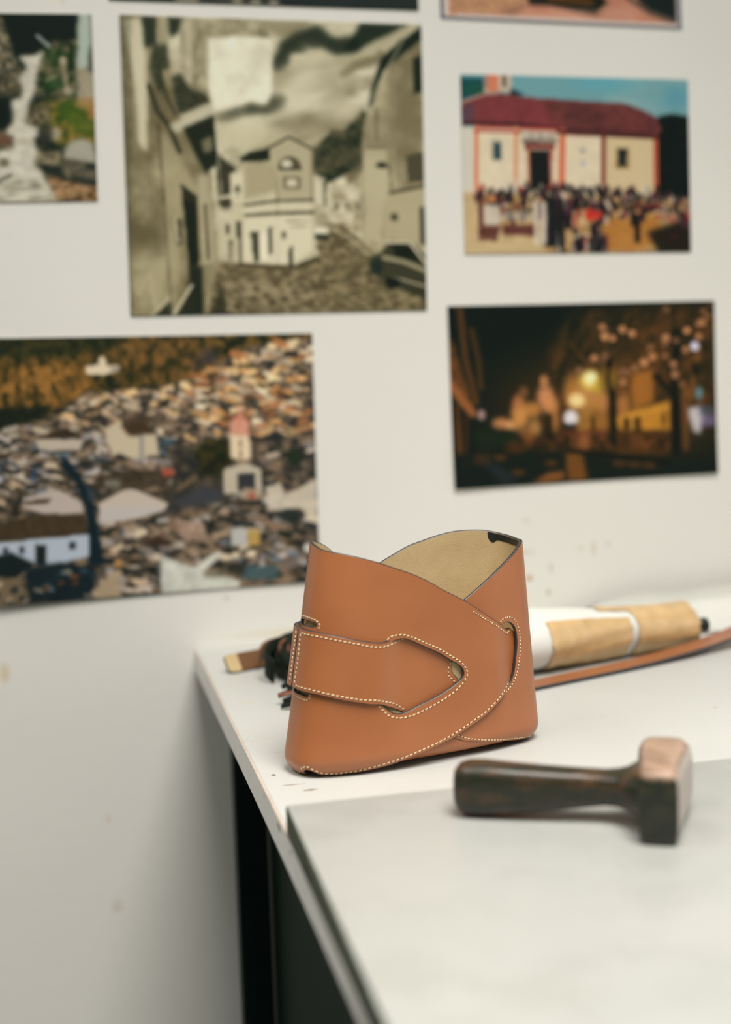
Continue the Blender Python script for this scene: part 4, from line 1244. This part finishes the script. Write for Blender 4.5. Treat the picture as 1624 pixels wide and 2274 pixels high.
def pic_church():
    p = Pic([(1022,165),(1527,178),(1534,560),(1032,565)], 204, 148, 1624 / 674, 950, 0, 31)
    p.fill((112,160,168))
    n = p.noise(300, 160, 3, .4)
    p.put(np.clip((n - .45) * 3, 0, 1) * .8, (150,180,178))
    p.blob(950, 440, 160, 50, (96,168,184), .7, .8); p.blob(1330, 520, 70, 60, (84,150,170), .7, .8)
    p.poly([(160,412),(300,420),(310,500),(180,540),(160,540)], (22,74,80), 1, 3); p.blob(250, 480, 50, 30, (24,84,58), .7, .6)
    p.poly([(440,470),(520,510),(440,520)], (22,44,48), 1, 2)
    p.poly([(1200,660),(1240,620),(1310,608),(1400,625),(1420,1380),(1200,1380)], (14,24,22), 1, 2, .3)
    # tower
    p.poly([(300,395),(448,398),(446,495),(300,492)], (200,180,158), 1, 1); p.rect(318, 395, 378, 488, (214,120,92), .95); p.rect(398, 398, 418, 466, (50,52,56), .9); p.rect(300, 395, 320, 470, (120,98,96), .7)
    # roof
    p.poly([(178,545),(300,500),(380,497),(520,520),(1060,560),(1150,590),(1215,625),(1250,695),(1215,725),(700,690),(178,668)], (122,56,58), 1, 1, .12, 40)
    p.tex([(600,540),(1060,560),(1220,630),(1245,700),(720,690)], (66,40,40), (116,60,56), 50, 40, .85, 6)
    p.line([(178,548),(300,505),(380,500)], 12, (178,150,130), .8)
    p.poly([(170,580),(250,550),(240,650),(170,660)], (80,66,82), .8, 4)
    p.line([(178,660),(480,665),(700,690),(1215,722)], 22, (54,32,34), .8)
    p.line([(260,680),(720,695)], 16, (196,70,54), .9)
    # facade
    p.poly([(178,682),(1210,730),(1215,1080),(178,1080)], (222,206,178), 1, 1, .05, 60)
    p.poly([(940,725),(1210,735),(1215,1080),(940,1080)], (206,182,140), .8, 3); p.poly([(178,682),(250,690),(250,1020),(178,1020)], (206,202,194), .7, 3)
    p.line([(260,680),(260,1020)], 22, (214,120,82), .95); p.line([(474,690),(470,1000)], 24, (210,148,108), .95); p.line([(722,700),(716,1010)], 34, (212,108,72), .95); p.line([(942,712),(940,1040)], 26, (128,52,48), .95); p.line([(1218,730),(1222,1040)], 26, (180,84,60), .95)
    p.line([(250,700),(1210,735)], 14, (176,70,54), .9); p.line([(700,705),(1220,735)], 26, (70,34,34), .8)
    p.poly([(495,700),(710,715),(690,770),(510,765)], (196,184,166), 1, 1); p.rect(520, 765, 680, 800, (124,60,52), 1); p.rect(505, 745, 690, 762, (70,60,54), .8)
    for x in (545, 598, 650): p.rect(x, 712, x + 14, 742, (110,100,90), .7)
    p.rect(534, 795, 548, 1000, (210,120,84), .9); p.rect(652, 795, 668, 1000, (176,80,60), .9)
    p.rect(546, 805, 655, 1015, (22,26,26), 1)
    p.rect(338, 750, 398, 862, (172,160,140), .9); p.rect(352, 764, 390, 852, (34,64,74), 1)
    p.rect(1006, 788, 1080, 902, (150,120,70), .9); p.rect(1020, 796, 1064, 888, (24,38,42), 1)
    p.rect(820, 795, 840, 820, (120,124,130), .8); p.rect(818, 860, 842, 890, (160,168,176), .7)
    # square
    p.tex([(178,1030),(1400,1060),(1420,1390),(178,1390)], (150,110,64), (206,176,130), 70, 30, 1, 3)
    p.poly([(178,1060),(280,1060),(420,1260),(640,1300),(620,1390),(178,1390)], (204,182,140), .8, 8); p.poly([(930,1180),(1200,1140),(1300,1280),(1100,1350),(950,1340)], (178,116,52), .85, 8)
    p.poly([(1170,1240),(1420,1150),(1420,1390),(1230,1350)], (26,24,18), .95, 8)
    crowd = [(26,28,30), (34,26,28), (60,30,40), (90,44,60), (22,30,30), (50,40,40), (120,60,70), (196,176,160), (214,200,188), (150,56,48), (40,36,44)]
    p.scatter(150, [(190,1020),(450,990),(640,1000),(850,1000),(1230,1010),(1400,1060),(1400,1200),(1000,1170),(560,1200),(400,1180),(300,1080)], (14,30), (26,60), crowd, .92, 1, .1)
    p.scatter(60, [(440,1000),(740,990),(1000,1020),(1240,1060),(1200,1140),(600,1130)], (12,22), (20,44), crowd[:6], .95, 1, .1)
    p.scatter(90, [(190,1030),(560,1000),(1000,1010),(1240,1040),(1240,1130),(600,1150),(420,1120),(280,1060)], (10,20), (22,46), [(20,26,28),(26,22,24),(40,26,32),(16,24,24)], .9, 1, .1)
    p.scatter(40, [(620,1040),(760,1040),(760,1240),(960,1240),(960,1360),(620,1330)], (18,34), (50,110), crowd[:5] + [(206,186,166)], .95, 1, .06)
    p.scatter(26, [(760,1160),(940,1160),(950,1350),(770,1350)], (16,30), (30,70), [(20,24,26),(206,180,160),(196,84,64),(214,190,170),(26,24,28)], .95, 1, .1)
    p.scatter(18, [(1100,1090),(1400,1060),(1400,1290),(1180,1240)], (14,24), (22,40), [(150,40,36),(90,26,28),(190,150,70),(170,120,100),(30,30,30)], .9, 1, .1)
    p.blob(870, 1150, 26, 34, (206,44,40), .95, .3); p.blob(915, 1150, 20, 26, (196,50,44), .9, .3)
    for x in (580, 620): p.rect(x - 14, 1080, x + 14, 1310, (214,204,188), .85)
    p.rect(655, 1060, 690, 1310, (20,30,32), .95); p.rect(700, 1060, 730, 1320, (24,24,28), .9); p.poly([(780,1280),(830,1270),(830,1350),(790,1350)], (22,24,28), .95); p.rect(860, 1270, 945, 1350, (22,28,32), .85)
    p.rect(1085, 1110, 1140, 1210, (20,26,24), .95); p.rect(1105, 1200, 1140, 1300, (36,28,20), .95); p.blob(1122, 1130, 16, 16, (176,120,90), .9)
    p.poly([(265,1060),(300,1060),(300,1200),(390,1200),(370,1290),(270,1285)], (96,52,46), .9, 1); p.rect(300, 1100, 380, 1200, (206,198,186), .8); p.rect(400, 1200, 570, 1262, (84,40,40), .85, 2); p.line([(272,1240),(380,1245)], 10, (60,30,30), .9)
    p.rect(390, 1130, 560, 1175, (196,186,170), .6, 2); p.blob(120 + 220, 1065, 18, 18, (214,130,70), .9)
    p.line([(400,980),(480,960),(520,1000)], 14, (210,196,180), .8)
    return p

def pic_night():
    p = Pic([(993,680),(1586,668),(1592,1050),(1008,1087)], 234, 150, 1624 / 664, 960, 640, 41)
    p.fill((13,24,20))
    glow = (150,88,34)
    p.blob(1000, 640, 520, 260, (92,56,22), .75, .8); p.blob(1150, 420, 330, 260, (96,62,30), .65, .85); p.blob(1380, 300, 220, 230, (84,52,26), .5, .9)
    p.tex([(640,330),(780,130),(1250,110),(1530,120),(1530,620),(1000,640),(680,600)], (22,28,18), (104,66,30), 60, 90, .55, 12, 2.6, .5)
    for k in range(26):
        a = p.rg.uniform(-2.6, -.5); x0, y0 = 985 + p.rg.normal(0, 12), 620 - p.rg.uniform(0, 120); l = p.rg.uniform(160, 420)
        p.line([(x0, y0), (x0 + math.cos(a) * l * .5, y0 + math.sin(a) * l * .5), (x0 + math.cos(a * 1.04) * l, y0 + math.sin(a * 1.04) * l)], p.rg.uniform(5, 12), (40,34,18) if k % 2 else (116,76,36), .45, .8)
    # left arcade
    p.poly([(85,260),(110,300),(225,640),(215,690),(90,560)], (112,68,34), .85, 5, .4); p.line([(95,520),(160,610),(220,680)], 44, (150,92,52), .9, .6); p.line([(150,110),(180,380),(240,620)], 34, (92,58,28), .8, .7); p.line([(215,230),(255,400),(265,540)], 30, (92,58,24), .65, .8)
    p.line([(130,650),(145,900)], 34, (106,64,30), .85, .6); p.line([(185,690),(180,960)], 26, (70,42,20), .7, .7); p.blob(268, 688, 20, 26, (190,150,150), .85, .6)
    p.poly([(85,600),(130,640),(130,900),(95,900)], (34,24,14), .8, 5)
    # lit square
    for x, y, rx, ry, c, a in [(380,735,50,30,(196,130,82),.9), (430,745,30,24,(220,160,110),.8), (480,690,46,80,(214,146,78),.9), (470,620,26,40,(180,110,70),.8), (500,565,26,30,(130,84,50),.8), (550,660,46,40,(196,132,66),.85), (620,590,44,60,(206,138,92),.95), (650,640,40,50,(206,136,84),.9), (612,505,22,32,(196,132,86),.9), (560,760,34,50,(196,140,80),.75), (665,720,30,60,(176,116,62),.8), (770,560,50,90,(190,124,60),.8), (850,600,90,70,(196,138,74),.85), (930,620,40,60,(190,126,70),.8), (790,610,42,36,(250,216,150),1), (860,500,54,52,(236,196,96),1), (868,490,34,32,(255,244,190),1), (905,530,30,40,(200,170,60),.7), (960,490,50,60,(140,104,40),.8), (1040,640,36,70,(180,120,60),.8), (840,730,60,70,(182,130,60),.85), (930,730,46,60,(170,112,48),.85), (520,800,34,40,(150,96,48),.8)]:
        p.blob(x, y, rx, ry, c, a, .6)
    p.poly([(1090,470),(1200,440),(1200,620),(1090,660)], (170,108,44), .85, 5); p.poly([(1000,700),(1080,670),(1290,610),(1298,770),(1010,770)], (188,128,44), .95, 4, .15, 40)
    p.poly([(1000,700),(1290,625),(1290,650),(1000,730)], (206,146,56), .6, 4)
    for x, y, w, h in ((1045,705,28,66),(1105,700,30,80),(870,690,16,100),(625,680,34,140),(1250,680,12,60)): p.rect(x, y, x + w, y + h, (26,22,12), .9, 2)
    for k in range(7): p.rect(815 + k * 24, 690, 822 + k * 24, 790, (84,56,22), .6, 2)
    p.blob(758, 705, 38, 42, (222,216,220), 1, .35); p.rect(722, 735, 790, 772, (30,34,34), .9, 2)
    p.rect(700, 770, 980, 810, (96,46,30), .7, 4); p.rect(1010, 780, 1290, 900, (86,52,22), .7, 5, .4); p.tex([(400,800),(1300,790),(1300,880),(400,880)], (30,24,14), (112,66,32), 40, 50, .7, 6)
    p.blob(830, 830, 34, 44, (150,92,50), .8, .6)
    # trunks
    p.poly([(960,560),(1005,560),(1010,860),(970,860)], (22,24,16), .95, 3); p.line([(985,590),(960,500),(965,410)], 22, (26,28,18), .9); p.blob(963, 408, 20, 26, (14,18,12), .95, .4)
    p.poly([(1295,540),(1345,540),(1358,910),(1300,910)], (14,20,16), 1, 3); p.line([(1320,570),(1310,470),(1330,340),(1322,240)], 46, (18,22,16), .9, .5); p.line([(1330,600),(1220,480)], 40, (20,24,16), .85, .5)
    p.poly([(1355,560),(1395,560),(1390,880),(1362,880)], (120,76,34), .7, 4); p.line([(1360,520),(1410,600),(1420,470),(1450,330)], 26, (140,88,42), .6, .6); p.blob(1430, 440, 24, 40, (20,24,18), .9, .4); p.poly([(1440,560),(1500,560),(1490,630),(1440,640)], (96,54,24), .8, 4)
    p.poly([(1390,650),(1460,640),(1480,680),(1450,790),(1420,780),(1395,700)], (206,200,206), .9, 4); p.rect(1450, 640, 1540, 690, (72,74,86), .9, 3); p.rect(1455, 690, 1540, 750, (116,104,140), .8, 3); p.blob(1448, 570, 18, 34, (96,140,150), .9, .5)
    # ground
    p.poly([(90,900),(400,880),(720,890),(1560,940),(1560,1010),(100,1100)], (16,26,22), .85, 8); p.poly([(210,770),(440,780),(470,840),(260,880)], (22,36,22), .9, 8)
    p.poly([(540,1060),(640,1000),(720,990),(720,1040),(600,1062)], (134,82,38), .9, 4); p.poly([(730,890),(820,900),(850,1040),(740,1050)], (124,76,30), .85, 5); p.poly([(400,840),(520,850),(480,900),(400,890)], (70,42,18), .8, 6)
    p.poly([(230,900),(330,900),(300,960),(220,950)], (74,46,24), .7, 6); p.line([(740,880),(1000,910),(1280,950)], 22, (12,18,14), .9); p.poly([(250,920),(360,960),(480,1050),(380,1060)], (40,48,54), .6, 8)
    for x, y in ((650,950),(470,1000),(1020,950),(1100,955),(1180,960),(370,920)): p.blob(x, y, 36, 16, (96,58,26), .7, .7)
    # string of lights
    for x, y, r, b in [(930,212,18,1),(960,225,15,.6),(943,262,22,1.1),(985,272,18,1),(1038,224,20,1.05),(1090,246,20,1.05),(885,380,20,1),(942,366,19,.8),(935,395,18,.7),(805,447,22,.8),(1190,323,18,.8),(1200,372,21,1),(1155,404,23,1.05),(1105,432,19,.85),(1272,270,22,1),(1265,300,18,.8),(1326,284,18,.8),(1270,368,18,.8),(1384,230,19,1.1),(1447,263,18,1),(1378,333,20,.95),(1465,186,19,1),(1445,194,16,.9),(1495,152,16,.8),(1473,124,16,.8),(1273,115,18,.75),(1510,88,14,.7),(1312,412,20,.95),(1320,470,22,.95),(1318,440,16,.7),(1040,510,20,.95),(1035,455,24,.75),(1065,455,22,.75),(980,350,16,.5),(1360,520,20,.7),(910,420,16,.5),(1270,80,16,.5),(1030,580,16,.5)]:
        p.blob(x, y, r, r, (186 * b, 128 * b, 88 * b), .92 * min(1, b), .22)
    p.blob(1426, 315, 23, 26, (214,206,226), 1, .3); p.blob(985, 395, 30, 30, (20,26,16), .0)
    return p

def pic_falls():
    p = Pic([(-420,26),(203,32),(217,447),(-440,456)], 210, 160, 2274 / 480, 0, 0, 51)
    p.fill((50,52,38))
    p.tex([(-2100,150),(1010,150),(1040,2130),(-2100,2130)], (22,34,24), (124,112,86), 120, 110, 1, 2, 2.8)
    p.poly([(60,140),(830,140),(830,400),(700,420),(640,380),(520,470),(440,560),(250,590),(190,560),(150,380)], (10,24,18), 1, 3)
    p.tex([(-400,200),(60,250),(140,350),(180,560),(260,740),(180,820),(-400,820)], (62,60,46), (168,156,128), 60, 60, 1, 3, 2.6)
    p.poly([(-400,760),(180,800),(280,900),(270,1000),(60,1000),(-400,960)], (46,48,34), .9, 4, .4); p.tex([(40,850),(190,800),(240,930),(160,970),(50,930)], (70,64,48), (150,140,112), 40, 40, .9, 4)
    p.poly([(-400,980),(180,1000),(180,1260),(110,1340),(-400,1330)], (12,24,20), 1, 4); p.blob(100, 1440, 90, 60, (110,76,58), .9, .6)
    p.tex([(480,470),(820,440),(820,1000),(430,960),(420,820),(460,600)], (24,44,22), (112,104,76), 60, 60, 1, 3, 2.6)
    p.blob(600, 580, 120, 80, (30,62,26), .6, .7); p.blob(600, 860, 100, 60, (26,66,26), .7, .7); p.line([(680,600),(700,760),(715,900)], 50, (164,150,120), .7, .6); p.blob(680, 620, 36, 40, (184,170,140), .8, .5); p.blob(740, 930, 50, 44, (176,164,140), .8, .5)
    p.line([(520,820),(600,780)], 30, (140,140,104), .7, .6)
    p.tex([(440,1040),(1000,1000),(1010,1500),(640,1500),(420,1300)], (58,76,20), (150,118,52), 60, 46, .9, 6, 2.4); p.blob(760, 1150, 130, 110, (56,88,20), .7, .7); p.blob(880, 1300, 130, 90, (70,96,24), .6, .7)
    p.tex([(330,1080),(560,1060),(560,1280),(400,1280),(310,1200)], (50,46,34), (140,126,98), 50, 50, .9, 4)
    p.blob(600, 1380, 60, 70, (176,164,140), .85, .5); p.blob(500, 1380, 80, 110, (48,52,48), .8, .5)
    p.poly([(690,1570),(740,1470),(860,1430),(980,1480),(1020,1700),(860,1680),(700,1650)], (166,162,146), 1, 3, .1); p.poly([(680,1650),(860,1680),(1020,1760),(1020,1900),(860,1860),(700,1740)], (92,86,72), 1, 3, .3); p.blob(960, 1740, 60, 40, (40,44,38), .9, .5)
    p.poly([(420,1700),(560,1680),(680,1740),(700,1850),(1030,1890),(1030,1960),(760,1980),(560,1830)], (30,38,34), .95, 4, .4); p.tex([(420,1560),(660,1570),(640,1720),(440,1700)], (96,86,66), (168,154,124), 50, 50, .9, 4)
    p.tex([(520,1830),(760,1900),(1030,1960),(1040,2120),(560,2120)], (84,62,34), (190,150,110), 60, 40, .95, 4, 2.6)
    # the water
    p.poly([(230,580),(300,565),(380,570),(490,510),(455,640),(420,760),(395,950),(340,1050),(300,1270),(440,1310),(430,1400),(370,1430),(430,1560),(400,1720),(470,1800),(540,1940),(620,2120),(-400,2120),(-400,1760),(-60,1700),(40,1560),(190,1540),(190,1400),(110,1370),(190,1260),(170,1020),(270,1000),(280,890),(245,790),(320,700),(300,640)], (206,200,184), 1, 4, .1, 60)
    p.line([(430,370),(540,470)], 40, (150,160,160), .8, .7)
    p.tex([(-400,1800),(420,1840),(620,2120),(-400,2120)], (150,142,122), (214,208,190), 110, 50, .8, 8); p.line([(-30,1960),(60,1880),(160,1830)], 40, (84,86,70), .8, .7); p.blob(240, 1900, 60, 26, (150,146,128), .8, .6); p.blob(410, 1950, 50, 26, (130,130,116), .8, .6)
    p.blob(90, 1690, 60, 50, (104,94,74), .9, .6); p.blob(0, 1700, 50, 60, (196,184,158), .8, .6); p.blob(290, 1470, 70, 40, (184,170,146), .6, .7)
    # glossy glare painted as a pale strip along the right border
    p.poly([(830,140),(950,140),(970,500),(940,700),(820,710)], (176,186,174), 1, 3); p.poly([(820,700),(980,700),(1000,1010),(830,1030)], (164,154,130), .95, 4, .15); p.poly([(935,480),(975,480),(985,770),(930,720)], (70,76,66), .8, 3); p.blob(920, 1060, 100, 60, (168,132,84), .8, .7); p.blob(970, 1170, 40, 60, (176,116,70), .7, .7)
    return p

def pic_dark():
    p = Pic([(222,-420),(930,-398),(931,24),(243,1)], 150, 90, 1, 0, 0, 61)
    p.fill((34,42,38))
    p.tex([(150,-450),(1000,-450),(1000,60),(150,60)], (24,32,30), (70,70,60), 60, 30, 1, 1, 2.4)
    for x in (395, 410, 425, 520, 560, 600): p.blob(x, 2 + (x - 395) * .03, 12, 7, (156,148,130), .9, .5)
    p.poly([(620,-20),(940,-20),(940,40),(640,20)], (26,38,38), .8, 5)
    return p

def pic_flower():
    p = Pic([(967,-338),(1508,-320),(1514,65),(978,40)], 170, 122, 1624 / 674, 950, 0, 71)
    p.fill((206,146,120))
    n = np.clip((p.noise(160, 60, 4, .2) - .5) * 3 + .5, 0, 1)
    p.put(n * .8, (180,116,92))
    p.poly([(100,-60),(500,-60),(520,30),(360,60),(300,90),(110,60)], (186,140,104), .9, 8, .2); p.poly([(360,60),(470,30),(520,40),(430,80)], (120,90,66), .7, 5)
    p.poly([(500,-80),(880,-80),(950,20),(890,85),(760,60),(640,30),(520,25)], (26,30,24), 1, 3); p.line([(640,-10),(850,10)], 40, (96,60,24), .8, .6); p.line([(890,75),(960,10)], 16, (160,116,90), .8)
    p.poly([(1080,-60),(1340,-80),(1340,118),(1180,60),(1120,10)], (22,34,32), 1, 4); p.line([(1060,-10),(1180,70),(1330,125)], 26, (60,56,50), .6, .7)
    p.blob(700, 90, 200, 40, (220,166,144), .6, .8); p.blob(1000, 70, 90, 40, (204,150,130), .7, .7)
    # white border and lilac grey outer line
    E = [(69,-900), (75,98), (1352,158), (1345,-900)]
    B1 = [(69,-815),(1342,-772),(1353,157),(75,98)]
    d1 = 1 - p.mask([(82,-805),(1330,-760),(1341,146),(86,87)])
    d2 = 1 - p.mask([(100,-790),(1314,-748),(1328,130),(104,76)])
    p.put(p.blur(d2, 1), (222,212,204)); p.put(p.blur(d1, 1), (108,106,122))
    return p

sheet('photo_print', [(-.0551,1.5773),(.2711,1.5753),(.2683,1.2642),(-.0589,1.2646)], pic_street(), 'large square sepia print of an old town street with a corner house')
sheet('photo_print', [(-.2035,1.2449),(.1369,1.2423),(.1352,.9674),(-.2215,.9628)], pic_town(), 'large colour print of white town houses below a wooded hill', (0, 0, .002, .006))
sheet('photo_print', [(.3144,1.5229),(.5872,1.521),(.5888,1.3253),(.3141,1.3258)], pic_church(), 'colour print of a red-roofed church with a crowd in front')
sheet('photo_print', [(.292,1.2687),(.6178,1.2686),(.6192,1.0661),(.294,1.0622)], pic_night(), 'dark night print of a square with trees and orange lights', (0, 0, .003, .003))
sheet('photo_print', [(-.378,1.5718),(-.0838,1.577),(-.0871,1.3856),(-.398,1.3815)], pic_falls(), 'print of a white waterfall among mossy rocks, at the upper left')
sheet('photo_print', [(-.0700,1.795),(.2690,1.7925),(.2690,1.5898),(-.0655,1.5917)], pic_dark(), 'dark print cut off by the top of the picture, above the sepia street')
sheet('photo_print', [(.2938,1.768),(.5760,1.7630),(.5806,1.5776),(.2935,1.5826)], pic_flower(), 'pink and black print with white border, above the church print')
